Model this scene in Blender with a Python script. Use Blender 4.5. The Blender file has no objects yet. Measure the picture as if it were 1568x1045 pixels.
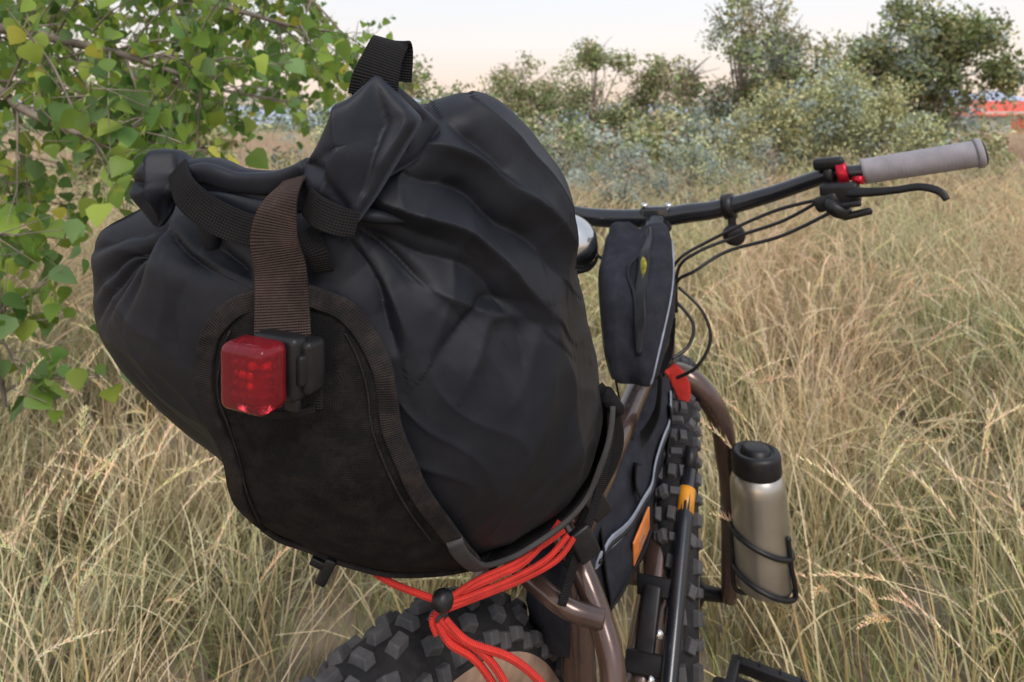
import bpy, math, random
import numpy as np
from mathutils import Vector, Matrix, noise, Euler
from mathutils.bvhtree import BVHTree
import bmesh

rnd = random.Random(11)
scene = bpy.context.scene
COL = scene.collection

# ------------------------------------------------------------------ helpers
def nd(nt, t, **kw):
    n = nt.nodes.new(t)
    for k, v in kw.items():
        setattr(n, k, v)
    return n

def mat(name, col, rough=.5, metal=0., var=.25, nscale=25, bump=0., bscale=400, coat=0., sheen=0.,
        weave=0., wscale=900, dust=0., dustcol=(.25, .19, .14), spec=.5, dlo=.45, dhi=.8):
    m = bpy.data.materials.new(name); m.use_nodes = True
    nt = m.node_tree; L = nt.links.new
    b = nt.nodes['Principled BSDF']
    tc = nd(nt, 'ShaderNodeTexCoord')
    n = nd(nt, 'ShaderNodeTexNoise'); n.inputs['Scale'].default_value = nscale; n.inputs['Detail'].default_value = 5
    L(tc.outputs['Object'], n.inputs['Vector'])
    mr = nd(nt, 'ShaderNodeMapRange'); mr.inputs[3].default_value = 1 - var; mr.inputs[4].default_value = 1 + var
    mr.inputs[1].default_value = .3; mr.inputs[2].default_value = .7
    L(n.outputs['Fac'], mr.inputs[0])
    vm = nd(nt, 'ShaderNodeVectorMath', operation='SCALE'); vm.inputs[0].default_value = col
    L(mr.outputs[0], vm.inputs['Scale'])
    out = vm.outputs[0]
    if dust > 0:
        n2 = nd(nt, 'ShaderNodeTexNoise'); n2.inputs['Scale'].default_value = nscale * 2.3; n2.inputs['Detail'].default_value = 8
        n2.inputs['Roughness'].default_value = .7
        L(tc.outputs['Object'], n2.inputs['Vector'])
        m2 = nd(nt, 'ShaderNodeMapRange'); m2.inputs[1].default_value = dlo; m2.inputs[2].default_value = dhi
        m2.inputs[4].default_value = dust
        L(n2.outputs['Fac'], m2.inputs[0])
        mx = nd(nt, 'ShaderNodeMix', data_type='RGBA')
        L(m2.outputs[0], mx.inputs['Factor']); L(out, mx.inputs[6]); mx.inputs[7].default_value = (*dustcol, 1)
        out = mx.outputs[2]
    L(out, b.inputs['Base Color'])
    rr = nd(nt, 'ShaderNodeMapRange'); rr.inputs[3].default_value = max(0.02, rough - .08); rr.inputs[4].default_value = min(1, rough + .08)
    L(n.outputs['Fac'], rr.inputs[0]); L(rr.outputs[0], b.inputs['Roughness'])
    b.inputs['Metallic'].default_value = metal
    b.inputs['Coat Weight'].default_value = coat
    b.inputs['Sheen Weight'].default_value = sheen
    b.inputs['Specular IOR Level'].default_value = spec
    if bump > 0 or weave > 0:
        bp = nd(nt, 'ShaderNodeBump'); bp.inputs['Distance'].default_value = .001
        if weave > 0:
            bp.inputs['Strength'].default_value = weave
            w1 = nd(nt, 'ShaderNodeTexWave'); w1.inputs['Scale'].default_value = wscale; w1.bands_direction = 'X'
            w2 = nd(nt, 'ShaderNodeTexWave'); w2.inputs['Scale'].default_value = wscale; w2.bands_direction = 'Y'
            L(tc.outputs['UV'], w1.inputs['Vector']); L(tc.outputs['UV'], w2.inputs['Vector'])
            ad = nd(nt, 'ShaderNodeMath', operation='ADD'); L(w1.outputs['Fac'], ad.inputs[0])
            ml = nd(nt, 'ShaderNodeMath', operation='MULTIPLY'); ml.inputs[1].default_value = .5
            L(w2.outputs['Fac'], ml.inputs[0]); L(ml.outputs[0], ad.inputs[1])
            L(ad.outputs[0], bp.inputs['Height'])
        else:
            bp.inputs['Strength'].default_value = bump
            n3 = nd(nt, 'ShaderNodeTexNoise'); n3.inputs['Scale'].default_value = bscale; n3.inputs['Detail'].default_value = 4
            L(tc.outputs['Object'], n3.inputs['Vector']); L(n3.outputs['Fac'], bp.inputs['Height'])
        L(bp.outputs[0], b.inputs['Normal'])
    return m

def empty(name):
    e = bpy.data.objects.new(name, None); e.empty_display_size = .05
    COL.objects.link(e); return e

def mk(name, V, F, m=None, parent=None, smooth=True, uv=None, col=None, link=True, mats=None, midx=None):
    me = bpy.data.meshes.new(name)
    me.from_pydata([tuple(v) for v in V], [], [tuple(f) for f in F])
    if smooth: me.polygons.foreach_set('use_smooth', [True] * len(me.polygons))
    if m: me.materials.append(m)
    if mats:
        for q in mats: me.materials.append(q)
        me.polygons.foreach_set('material_index', midx)
    if uv is not None:
        ul = me.uv_layers.new(name='UVMap')
        li = np.zeros(len(me.loops), dtype=np.int32); me.loops.foreach_get('vertex_index', li)
        ul.data.foreach_set('uv', np.asarray(uv, dtype=np.float32)[li].ravel())
    if col is not None:
        ca = me.color_attributes.new('Col', 'FLOAT_COLOR', 'POINT')
        ca.data.foreach_set('color', np.asarray(col, dtype=np.float32).ravel())
    me.update()
    o = bpy.data.objects.new(name, me)
    if link: COL.objects.link(o)
    if parent: o.parent = parent
    return o

def cr(P, k=8, closed=False):
    P = np.asarray(P, float); n = len(P); out = []
    segs = n if closed else n - 1
    for i in range(segs):
        if closed: a, b, c, d = P[(i-1) % n], P[i], P[(i+1) % n], P[(i+2) % n]
        else: a, b, c, d = P[max(i-1, 0)], P[i], P[i+1], P[min(i+2, n-1)]
        for j in range(k):
            t = j / k
            out.append(.5*((2*b)+(-a+c)*t+(2*a-5*b+4*c-d)*t*t+(-a+3*b-3*c+d)*t**3))
    if not closed: out.append(P[-1])
    return np.array(out)

def norm(v):
    return v / (np.linalg.norm(v, axis=-1, keepdims=True) + 1e-12)

def tube(name, path, r, m, parent=None, k=8, n=14):
    P = cr(path, k)
    if np.isscalar(r): R = np.full(len(P), r)
    else: R = cr(np.asarray(r, float)[:, None], k)[:, 0]
    T = norm(np.gradient(P, axis=0))
    up = np.array([0, 0, 1.]) if abs(T[0][2]) < .9 else np.array([1., 0, 0])
    A = norm(np.cross(T[0], up)); V = []; uv = []
    L = 0
    for i in range(len(P)):
        if i: L += np.linalg.norm(P[i]-P[i-1])
        A = norm(A - T[i]*np.dot(A, T[i])); B = np.cross(T[i], A)
        for j in range(n):
            a = 2*math.pi*j/n
            V.append(P[i]+R[i]*(A*math.cos(a)+B*math.sin(a))); uv.append((L, j/n*6.28*R[i]))
    F = []
    for i in range(len(P)-1):
        for j in range(n):
            F.append((i*n+j, i*n+(j+1) % n, (i+1)*n+(j+1) % n, (i+1)*n+j))
    F.append(tuple(range(n))[::-1]); F.append(tuple(range((len(P)-1)*n, len(P)*n)))
    return mk(name, V, F, m, parent, uv=uv)

def ribbon(name, path, side, width, thick, m, parent=None, k=8, p=.45, n=20, wob=0):
    P = cr(path, k); N = len(P)
    side = np.asarray(side, float)
    S = cr(side, k) if side.ndim == 2 else np.tile(side, (N, 1))
    W = np.full(N, width) if np.isscalar(width) else cr(np.asarray(width, float)[:, None], k)[:, 0]
    H = np.full(N, thick) if np.isscalar(thick) else cr(np.asarray(thick, float)[:, None], k)[:, 0]
    T = norm(np.gradient(P, axis=0)); S = norm(S - T*np.sum(S*T, 1, keepdims=True)); Nn = np.cross(T, S)
    V = []; uv = []; L = 0
    for i in range(N):
        if i: L += np.linalg.norm(P[i]-P[i-1])
        for j in range(n):
            a = 2*math.pi*j/n; c, s = math.cos(a), math.sin(a)
            x = math.copysign(abs(c)**p, c)*W[i]/2; y = math.copysign(abs(s)**p, s)*H[i]/2
            q = P[i]+S[i]*x+Nn[i]*y
            if wob:
                q = q + Nn[i]*wob*noise.noise(Vector(q*25))
            V.append(q); uv.append((L, x))
    F = []
    for i in range(N-1):
        for j in range(n):
            F.append((i*n+j, i*n+(j+1) % n, (i+1)*n+(j+1) % n, (i+1)*n+j))
    F.append(tuple(range(n))[::-1]); F.append(tuple(range((N-1)*n, N*n)))
    return mk(name, V, F, m, parent, uv=uv)

def frame(loc, xa, za=None):
    x = Vector(xa).normalized(); z = Vector(za if za is not None else (0, 0, 1))
    y = z.cross(x).normalized(); z = x.cross(y).normalized()
    M = Matrix((x, y, z)).transposed().to_4x4(); M.translation = Vector(loc); return M

def rbox(name, size, M, m, parent=None, bev=.003, seg=3):
    bm = bmesh.new(); bmesh.ops.create_cube(bm, size=1)
    for v in bm.verts:
        v.co = Vector((v.co.x*size[0], v.co.y*size[1], v.co.z*size[2]))
    bmesh.ops.bevel(bm, geom=bm.edges[:], offset=bev, segments=seg, profile=.5, affect='EDGES')
    bm.transform(M)
    me = bpy.data.meshes.new(name); bm.to_mesh(me); bm.free()
    me.polygons.foreach_set('use_smooth', [True]*len(me.polygons)); me.materials.append(m)
    o = bpy.data.objects.new(name, me); COL.objects.link(o)
    if parent: o.parent = parent
    return o

def lathe(name, prof, base, axis, m, parent=None, n=40):
    ax = norm(np.array(axis, float)); u = norm(np.cross(ax, [.13, .9, .2])); w = np.cross(ax, u); V = []; F = []
    base = np.array(base, float)
    for (r, h) in prof:
        for j in range(n):
            a = 2*math.pi*j/n
            V.append(base+ax*h+r*(u*math.cos(a)+w*math.sin(a)))
    for i in range(len(prof)-1):
        for j in range(n):
            F.append((i*n+j, i*n+(j+1) % n, (i+1)*n+(j+1) % n, (i+1)*n+j))
    return mk(name, V, F, m, parent)

# ------------------------------------------------------------------ materials
M_bag = mat('coated_nylon', (.0095, .0112, .0172), .54, var=.12, nscale=9, weave=.07, wscale=500, dust=.16, dustcol=(.075, .077, .088), spec=.28, dlo=.5, dhi=.78)
M_roll = mat('roll_top_nylon', (.0110, .0135, .0215), .52, var=.12, nscale=12, weave=.07, wscale=500, dust=.15, dustcol=(.07, .075, .09), spec=.30)
M_cord = mat('cordura', (.0105, .0105, .0118), .9, var=.25, nscale=26, weave=.5, wscale=230, dust=.30, dustcol=(.085, .072, .064), spec=.15, dlo=.46, dhi=.82)
M_trim = mat('binding_tape', (.0185, .0175, .019), .85, var=.3, nscale=25, weave=.5, wscale=190, dust=.40, dustcol=(.11, .08, .068), spec=.15)
M_arm = mat('highlit_binding', (.065, .064, .068), .85, var=.3, nscale=25, weave=.5, wscale=190, dust=.2, dustcol=(.10, .08, .07), spec=.15)  # lighter binding tape, the arm's highlight painted into its base colour
M_web = mat('webbing', (.011, .011, .0125), .8, var=.3, nscale=25, weave=.7, wscale=170, dust=.10, dustcol=(.07, .06, .055), spec=.22)
M_webd = mat('dusty_webbing', (.050, .036, .033), .85, var=.35, nscale=22, weave=.8, wscale=190, dust=.6, dustcol=(.13, .088, .077), spec=.15)
M_blk = mat('black_plastic', (.010, .010, .012), .42, var=.3, nscale=60, dust=.10, dustcol=(.08, .07, .06), spec=.35)
M_carc = mat('tyre_casing', (.018, .018, .020), .85, var=.3, nscale=60, bump=.4, bscale=500, dust=.30, dustcol=(.07, .06, .055), spec=.2)  # darker than the knobs, painting shade into the tread gaps
M_rub = mat('tyre_rubber', (.058, .058, .064), .72, var=.3, nscale=40, bump=.4, bscale=500, dust=.5, dustcol=(.135, .125, .12), spec=.35)
M_tan = mat('tan_sidewall', (.36, .24, .17), .75, var=.3, nscale=30, bump=.3, dust=.5, dustcol=(.12, .10, .09))
M_red = mat('red_cord', (.74, .040, .028), .7, var=.15, nscale=60, weave=.8, wscale=220)
M_brz = mat('bronze_paint', (.090, .054, .046), .28, metal=.5, var=.25, nscale=20, coat=.6, dust=.3, dustcol=(.15, .115, .10))
M_bar = mat('black_alloy', (.012, .014, .020), .27, metal=.2, var=.2, nscale=20, coat=.35, dust=.08, dustcol=(.09, .08, .08))
M_grip = mat('grip_rubber', (.275, .262, .292), .75, var=.15, nscale=40, bump=.3, bscale=700, dust=.3, dustcol=(.17, .15, .15))
M_redal = mat('red_anodised', (.5, .01, .03), .3, metal=.6, var=.15)
M_sil = mat('silver', (.6, .6, .6), .18, metal=1., var=.1)
M_btl = mat('steel_bottle', (.44, .42, .39), .34, metal=.88, var=.12, nscale=15, dust=.2, dustcol=(.28, .25, .2))
M_tbag = mat('top_tube_bag_fabric', (.020, .0215, .031), .85, var=.25, nscale=30, weave=.4, wscale=230, dust=.22, dustcol=(.09, .088, .095), spec=.2)
M_yel = mat('yellow_lining', (.22, .20, .02), .85, var=.6, nscale=120)
M_zip = mat('zip_tape', (.24, .27, .34), .6, var=.25, nscale=50, dust=.2, dustcol=(.15, .14, .14))
M_lth = mat('leather_patch', (.62, .19, .045), .6, var=.2, nscale=60, bump=.4)
M_pumpy = mat('yellow_band', (.68, .28, .02), .4)
M_bark = mat('bark', (.22, .18, .15), .9, var=.4, nscale=12, bump=.8, bscale=60)
M_cable = mat('cable_housing', (.012, .012, .015), .4)

# ------------------------------------------------------------------ seat bag
seat_bag = empty('bikepacking_seat_bag')
S = np.array([(-.0734,.51,1.165),(-.0255,.52,1.168),(.0086,.54,1.1345),(.0336,.55,1.084),(.0493,.56,1.0324),(.0644,.58,.970),
 (.0800,.60,.898),(.0750,.60,.856),(.0516,.60,.808),(.0093,.58,.7888),(-.0358,.56,.7837),(-.0975,.53,.800),(-.155,.52,.824),(-.189,.51,.846),
 (-.2175,.50,.8895),(-.272,.50,.935),(-.3045,.50,.970),(-.3190,.50,1.0),(-.3200,.50,1.055),(-.3070,.50,1.0755),(-.2745,.50,1.091),
 (-.227,.50,1.103),(-.167,.50,1.113),(-.117,.505,1.146)])
Sr = cr(S, 18, closed=True); NT = len(Sr)
C = np.array([-.132, .42, 1.032]); Cs = Sr.mean(0); Cb = np.array([0.0, .78, .87])
rows = []
NF = 200
for i in range(NF):
    t = (i+.3)/NF; a = math.sin(t*math.pi/2)
    yf = .74*a**2.3+.26*(1-math.cos(t*math.pi/2))**1.3
    R = C+(Sr-C)*a; R[:, 1] = C[1]+(Sr[:, 1]-C[1])*yf; rows.append(R)
NB = 70
for i in range(NB+1):
    s = i/NB; k = 1-.62*s**1.6-.03*min(1, s*8)
    if s > .93: k *= math.sqrt(max(0, 1-((s-.93)/.0701)**2))*.98+.02
    cc = Cs+(Cb-Cs)*s
    rows.append(cc+(Sr-Cs)*k)
G = np.array(rows)

def polydist(X, Z, pl):
    best = np.full(X.shape, 1e9); par = np.zeros(X.shape)
    tot = sum(math.dist(pl[i], pl[i+1]) for i in range(len(pl)-1)); acc = 0
    sg = np.ones(X.shape)
    for i in range(len(pl)-1):
        ax, az = pl[i]; bx, bz = pl[i+1]; L = math.dist(pl[i], pl[i+1])
        t = np.clip(((X-ax)*(bx-ax)+(Z-az)*(bz-az))/L**2, 0, 1)
        dx = X-(ax+t*(bx-ax)); dz = Z-(az+t*(bz-az)); d = np.hypot(dx, dz)
        s = np.sign((bx-ax)*dz-(bz-az)*dx)
        q = d < best; best = np.where(q, d, best); par = np.where(q, (acc+t*L)/tot, par); sg = np.where(q, s, sg); acc += L
    return best, par, sg
# (polyline x,z ; height ; width on left side ; width on right side of travel)
folds = [
 ([(-.085,1.1385),(-.031,1.1206),(.025,1.069),(.049,1.030)], .016, .026, .006),
 ([(-.0677,1.118),(-.031,1.101),(.008,1.0646),(.036,1.0265)], -.018, .006, .020),
 ([(-.096,1.1005),(-.049,1.082),(-.007,1.045),(.0275,1.000)], .016, .024, .005),
 ([(-.0986,1.0826),(-.049,1.062),(-.0118,1.0325),(.019,.9957)], -.011, .006, .034),
 ([(.0285,1.004),(.040,.9465),(.052,.87),(.048,.82)], .013, .012, .032),
 ([(-.025,1.163),(.003,1.1235),(.0336,1.073),(.040,1.03)], .011, .018, .006),
 ([(-.047,1.1525),(-.0195,1.125),(.0085,1.0917)], -.014, .008, .013),
 ([(-.066,1.165),(-.058,1.145),(-.068,1.13)], -.009, .005, .009),
 ([(-.050,.992),(-.0187,1.0248),(.008,1.02)], -.008, .004, .018),
 ([(-.035,.965),(-.0167,1.008),(.004,1.006)], .006, .012, .006),
 ([(-.060,1.045),(-.030,1.022),(.004,1.008)], .007, .010, .005),
 ([(-.002,1.015),(.006,.985),(.004,.955)], -.006, .004, .016),
 ([(.020,1.000),(.008,.97),(-.012,.945)], .005, .008, .012),
 ([(-.10,1.06),(-.075,1.03),(-.060,.99),(-.055,.94)], .005, .014, .02),
 ([(-.11,1.075),(-.085,1.040),(-.072,.995)], -.010, .004, .013),
 ([(-.105,1.085),(-.07,1.06),(-.045,1.03)], -.009, .004, .015),
 ([(-.100,1.092),(-.06,1.080),(-.035,1.062)], -.006, .003, .010),
 ([(-.06,1.035),(-.02,.985),(.01,.93)], .004, .014, .02),
 ([(.03,.99),(.018,.93),(-.01,.87)], .006, .008, .022),
 ([(.045,.93),(.030,.88),(.0,.84)], -.004, .006, .016),
 ([(-.250,1.078),(-.290,1.052),(-.313,1.025)], -.012, .003, .007),
 ([(-.250,1.078),(-.283,1.040),(-.305,1.004)], -.013, .003, .007),
 ([(-.250,1.080),(-.272,1.040),(-.286,1.010)], -.011, .003, .007),
 ([(-.247,1.080),(-.257,1.045),(-.266,1.015)], -.008, .003, .007),
 ([(-.254,1.082),(-.295,1.070),(-.318,1.055)], -.011, .003, .008),
 ([(-.240,1.080),(-.215,1.062),(-.195,1.055)], -.009, .003, .010),
 ([(-.235,1.072),(-.232,1.04),(-.24,1.0)], .004, .014, .014),
 ([(-.20,1.075),(-.178,1.062),(-.165,1.05)], -.009, .003, .010),
 ([(-.215,1.05),(-.225,1.02),(-.215,.985)], -.003, .005, .014),
 ([(-.30,.985),(-.26,.95),(-.22,.92)], -.004, .008, .014),
 ([(-.27,1.00),(-.245,.965),(-.215,.94)], .003, .008, .014),
]
def gridn(G):
    du = np.gradient(G, axis=0); dv = np.roll(G, -1, 1)-np.roll(G, 1, 1)
    n = np.cross(dv, du); return norm(n)
Nn = gridn(G)
if np.mean(Nn[20, :, 1]) > 0: Nn = -Nn
X, Z = G[:, :, 0], G[:, :, 2]
# slight waviness so folds are not perfectly regular
WX = np.zeros(X.shape); WZ = np.zeros(X.shape); nz = np.zeros(X.shape)
for i in range(G.shape[0]):
    for j in range(NT):
        q = Vector(G[i, j])
        w = noise.noise(q*6+Vector((3, 1, 7)))
        WX[i, j] = .006*noise.noise(q*22+Vector((9, 0, 0))); WZ[i, j] = .006*noise.noise(q*22+Vector((0, 0, 19)))
        rg = 1-abs(noise.noise(Vector((q.x*16+w*3, q.y*9, q.z*13+1))))*2.4
        nz[i, j] = .0026*noise.noise(q*12+Vector((w*2, 0, 0)))+.0018*max(0, rg)**3
D = np.zeros(X.shape)
for pl, h, wl, wr in folds:
    pl = [tuple(p) for p in cr(np.array(pl), 6)]
    d, p, s = polydist(X+WX, Z+WZ, pl)
    w = np.where(s > 0, wl, wr)
    prof = np.exp(-(np.sqrt(d**2+.0009**2)/w)**1.0)
    D += h*prof*np.clip(np.minimum(p+.2, 1.12-p)*2.2, 0, 1)
fade = np.ones(G.shape[0]); fade[NF:] = np.linspace(1, 0, NB+1)**.7
fade[:14] *= np.linspace(.3, 1, 14)
D *= fade[:, None]
nz[:6] = nz[6:7].mean()
G = G+Nn*(D+nz)[:, :, None]
nr = G.shape[0]
V = G.reshape(-1, 3).tolist(); F = []
for i in range(nr-1):
    for j in range(NT):
        F.append((i*NT+j, (i+1)*NT+j, (i+1)*NT+(j+1) % NT, i*NT+(j+1) % NT))
V.append(G[0].mean(0).tolist()); ci = len(V)-1
for j in range(NT): F.append((ci, j, (j+1) % NT))
V.append(G[-1].mean(0).tolist()); cj = len(V)-1
for j in range(NT): F.append((cj, (nr-1)*NT+(j+1) % NT, (nr-1)*NT+j))
uv = [(v[0], v[2]) for v in V]
bag = mk('dry_bag_body', V, F, M_bag, seat_bag, uv=uv)
bvh = BVHTree.FromPolygons([Vector(v) for v in V], F)
def snap(p, off):
    loc, n, i, d = bvh.find_nearest(Vector(p))
    ctr = Vector((-.10, .56, .97))
    if n.dot(loc-ctr) < 0: n = -n
    return np.array(loc+n*off), np.array(n)

Lp = [(-.153,.415,1.042),(-.175,.418,1.035),(-.191,.42,1.020),(-.1985,.42,1.003),(-.203,.425,.980),(-.201,.432,.9556),(-.1967,.445,.923),(-.196,.46,.897),(-.1935,.485,.8626),(-.188,.51,.847),(-.160,.53,.826),(-.13,.58,.80)]
Rp = [(-.132,.415,1.042),(-.108,.418,1.035),(-.093,.42,1.020),(-.0845,.42,1.003),(-.0795,.425,.980),(-.0786,.432,.9556),(-.0694,.445,.923),(-.0616,.46,.897),(-.0476,.495,.8606),(-.034,.53,.813),(-.020,.57,.788),(-.0,.61,.785)]
Lc = cr(np.array(Lp), 6); Rc = cr(np.array(Rp), 6)
nu = 26; PV = []; uvp = []
for i in range(len(Lc)):
    for j in range(nu):
        u = j/(nu-1); p = Lc[i]*(1-u)+Rc[i]*u
        p = p+np.array([0, -.012, -.006])
        q, n = snap(p, .0055); PV.append(q); uvp.append((q[0], q[2]))
PV = np.array(PV).reshape(len(Lc), nu, 3)
for it in range(10):
    PV[1:-1, 1:-1] = .5*PV[1:-1, 1:-1]+.125*(PV[2:, 1:-1]+PV[:-2, 1:-1]+PV[1:-1, 2:]+PV[1:-1, :-2])
PV = PV.reshape(-1, 3)
PF = [(i*nu+j, i*nu+j+1, (i+1)*nu+j+1, (i+1)*nu+j) for i in range(len(Lc)-1) for j in range(nu-1)]
hol = mk('holster_panel', PV, PF, M_cord, seat_bag, uv=uvp)
sm = hol.modifiers.new('s', 'SOLIDIFY'); sm.thickness = .004; sm.offset = 0

def draped(name, pts, width, thick, m, off, k=8, yoff=-.01, parent=seat_bag):
    Pc = cr(np.array(pts), k); Q = []; N_ = []
    for p in Pc:
        q, n = snap(p+np.array([0, yoff, 0]), off); Q.append(q); N_.append(n)
    Q = np.array(Q); N_ = np.array(N_)
    for it in range(6):
        Q[1:-1] = .5*Q[1:-1]+.25*(Q[2:]+Q[:-2]); N_[1:-1] = norm(.5*N_[1:-1]+.25*(N_[2:]+N_[:-2]))
    T = norm(np.gradient(Q, axis=0)); Sd = np.cross(N_, T)
    if not np.isscalar(width): width = cr(np.array(width)[:, None], k)[:, 0]
    return ribbon(name, Q, Sd, width, thick, m, parent, k=1)

arm = [(-.022,.55,.792),(.0,.57,.794),(.026,.58,.808),(.052,.59,.828),(.074,.59,.858),(.088,.60,.895)]
trim = Lp[9::-1]+Rp[0:10]
draped('holster_binding', trim, .0135, .0042, M_trim, .0080)
draped('holster_arm_binding', [Rp[8], Rp[9]]+arm, .012, .0045, M_arm, .0100)
draped('holster_bottom_binding', [(-.188,.505,.844),(-.165,.515,.830),(-.135,.52,.816),(-.10,.53,.800),(-.06,.55,.786),(-.030,.56,.783)], .011, .0045, M_trim, .0085)
draped('holster_side_arm', [(-.030,.57,.780),(.0,.59,.780),(.032,.61,.790),(.062,.63,.812),(.083,.63,.848),(.092,.64,.89)], .046, .004, M_cord, .006)
draped('holster_seam_left', [(a[0]+.011, a[1], a[2]-.002) for a in Lp[8:1:-1]], .0012, .001, M_trim, .0086)
draped('holster_seam_right', [(a[0]-.012, a[1], a[2]-.002) for a in Rp[2:9]], .0012, .001, M_trim, .0086)

def folded_panel(name, outline, th, face, m, parent, ridges=(), puff=.008, res=16, nzamp=.003):
    P = []
    O = np.array(outline, float); n0 = len(O)
    for i in range(n0):
        for j in range(8): P.append(O[i]*(1-j/8)+O[(i+1) % n0]*j/8)
    P = np.array(P)
    for _ in range(2): P = .5*P+.25*(np.roll(P, 1, 0)+np.roll(P, -1, 0))
    c = P.mean(0); fn = norm(np.array(face, float)); n = len(P); V = []
    prof = []
    for s in (1, -1):
        seq = [i/res for i in range(res+1)]
        for a in (seq if s == 1 else seq[::-1]):
            prof.append((a, s*(th/2*math.sqrt(max(0, 1-a**8))+puff*(1-a**2))))
    for (a, h) in prof:
        for p in P:
            q = c+(p-c)*max(a, .002)
            dd = 0
            if h > 0:
                for pl, hh, wl, wr in ridges:
                    d_, pp_, s_ = polydist(np.array([q[0]]), np.array([q[2]]), pl)
                    dd += hh*math.exp(-(d_[0]/(wl if s_[0] > 0 else wr)))*(1-a**8)
            V.append(q+fn*(h+dd+nzamp*noise.noise(Vector(q*35))*(1-a**8)))
    F = []
    for i in range(len(prof)-1):
        for j in range(n): F.append((i*n+j, i*n+(j+1) % n, (i+1)*n+(j+1) % n, (i+1)*n+j))
    return mk(name, V, F, m, parent, uv=[(v[0], v[2]) for v in V])
folded_panel('roll_end_fold_right', [(-.1345,.416,1.120),(-.124,.414,1.134),(-.1116,.416,1.1616),(-.102,.418,1.167),(-.088,.424,1.183),(-.0739,.428,1.1696),(-.0580,.432,1.153),(-.0714,.424,1.129),(-.0855,.416,1.104),(-.098,.412,1.086),(-.1158,.410,1.0990),(-.130,.412,1.1085)],
             .014, (-.1, -1, .15), M_roll, seat_bag, nzamp=.003, puff=.006,
             ridges=[([(-.110,1.163),(-.106,1.130),(-.118,1.102)], .011, .014, .004), ([(-.088,1.178),(-.079,1.150),(-.092,1.108)], -.007, .003, .013),
                     ([(-.072,1.168),(-.066,1.150),(-.080,1.122)], .006, .007, .003), ([(-.130,1.126),(-.116,1.120),(-.102,1.096)], -.007, .003, .010)])
folded_panel('roll_end_fold_left', [(-.2560,.440,1.1016),(-.251,.438,1.118),(-.237,.438,1.134),(-.2196,.436,1.1325),(-.203,.432,1.120),(-.209,.430,1.106),(-.224,.432,1.1016),(-.2304,.436,1.0884),(-.239,.440,1.079),(-.248,.442,1.0906)],
             .014, (-.3, -1, .15), M_roll, seat_bag, puff=.005,
             ridges=[([(-.252,1.112),(-.238,1.108),(-.236,1.083)], -.009, .003, .008), ([(-.236,1.132),(-.230,1.112),(-.228,1.093)], .009, .009, .003), ([(-.222,1.130),(-.216,1.116),(-.222,1.104)], -.005, .003, .006)])
folded_panel('roll_end_fold_back', [(-.118,.440,1.150),(-.100,.440,1.172),(-.080,.446,1.178),(-.060,.456,1.160),(-.050,.470,1.148),(-.064,.450,1.125),(-.09,.436,1.11)],
             .014, (.1, -1, .3), M_roll, seat_bag, ridges=[([(-.075,1.17),(-.068,1.15),(-.075,1.13)], -.006, .005, .006)])
ribbon('roll_top', [(-.222,.437,1.110),(-.200,.434,1.113),(-.178,.430,1.107),(-.150,.426,1.105),(-.128,.424,1.112)],
       [(.1,-.1,1),(0,0,1),(0,0,1),(-.1,0,1),(-.3,0,1)], [.028,.030,.028,.030,.034], [.020,.022,.020,.020,.020], M_roll, seat_bag, k=12, p=.7, n=36, wob=.008)
ribbon('roll_top_outer_layer', [(-.214,.424,1.118),(-.195,.420,1.119),(-.175,.417,1.112),(-.150,.413,1.112),(-.132,.412,1.121)],
       [(0,-.4,1)]*5, [.008,.014,.014,.015,.010], [.006,.008,.008,.008,.006], M_roll, seat_bag, k=12, p=.8, n=24, wob=.006)
ribbon('roll_top_inner_layer', [(-.205,.424,1.103),(-.188,.421,1.101),(-.165,.418,1.096),(-.145,.416,1.098)],
       [(0,-.2,1)]*4, [.006,.012,.012,.006], [.004,.007,.007,.004], M_roll, seat_bag, k=12, p=.8, n=24, wob=.006)
for i, (a, b, w) in enumerate([((-.105,.425,1.092), (-.07,.440,1.085), .010), ((-.205,.440,1.088), (-.20,.447,1.055), .014)]):
    mid = ((a[0]+b[0])/2, (a[1]+b[1])/2-.003, (a[2]+b[2])/2)
    ribbon('neck_pleat_%d' % (i+1), [a, mid, b], (0.2, -.1, 1), [w, w*.9, w*.3], [.012, .010, .004], M_bag, seat_bag, k=8, p=1, n=20, wob=.003)
ribbon('end_tab', [(-.093,.436,1.168),(-.0905,.434,1.180),(-.087,.436,1.192),(-.0835,.441,1.203),(-.0825,.447,1.206),(-.081,.452,1.200),(-.083,.455,1.180)],
       (1, .15, -.26), [.033,.031,.027,.025,.025,.025,.026], .0030, M_web, seat_bag, k=8, p=.25)
ribbon('end_tab_fold', [(-.106,.436,1.170),(-.098,.433,1.172),(-.090,.436,1.175)], (.2, .0, 1), .014, .0030, M_web, seat_bag, k=8, p=.25)
ribbon('closure_webbing_left', [(-.217,.424,1.121),(-.206,.412,1.107),(-.190,.408,1.095),(-.172,.408,1.086),(-.155,.406,1.082)],
       [(.5,0,.8),(.4,0,.85),(.35,0,.9),(.2,0,1),(0,0,1)], [.018,.020,.021,.021,.020], .0026, M_web, seat_bag, p=.3)
ribbon('closure_webbing_right', [(-.128,.408,1.102),(-.118,.399,1.096),(-.106,.398,1.091),(-.096,.404,1.088)],
       (.1, 0, 1), [.020,.020,.018,.016], .0026, M_web, seat_bag, p=.3)
ribbon('closure_webbing_under', [(-.130,.412,1.083),(-.122,.408,1.070),(-.120,.416,1.056)], (1, 0, .2), .014, .0026, M_web, seat_bag)
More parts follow.
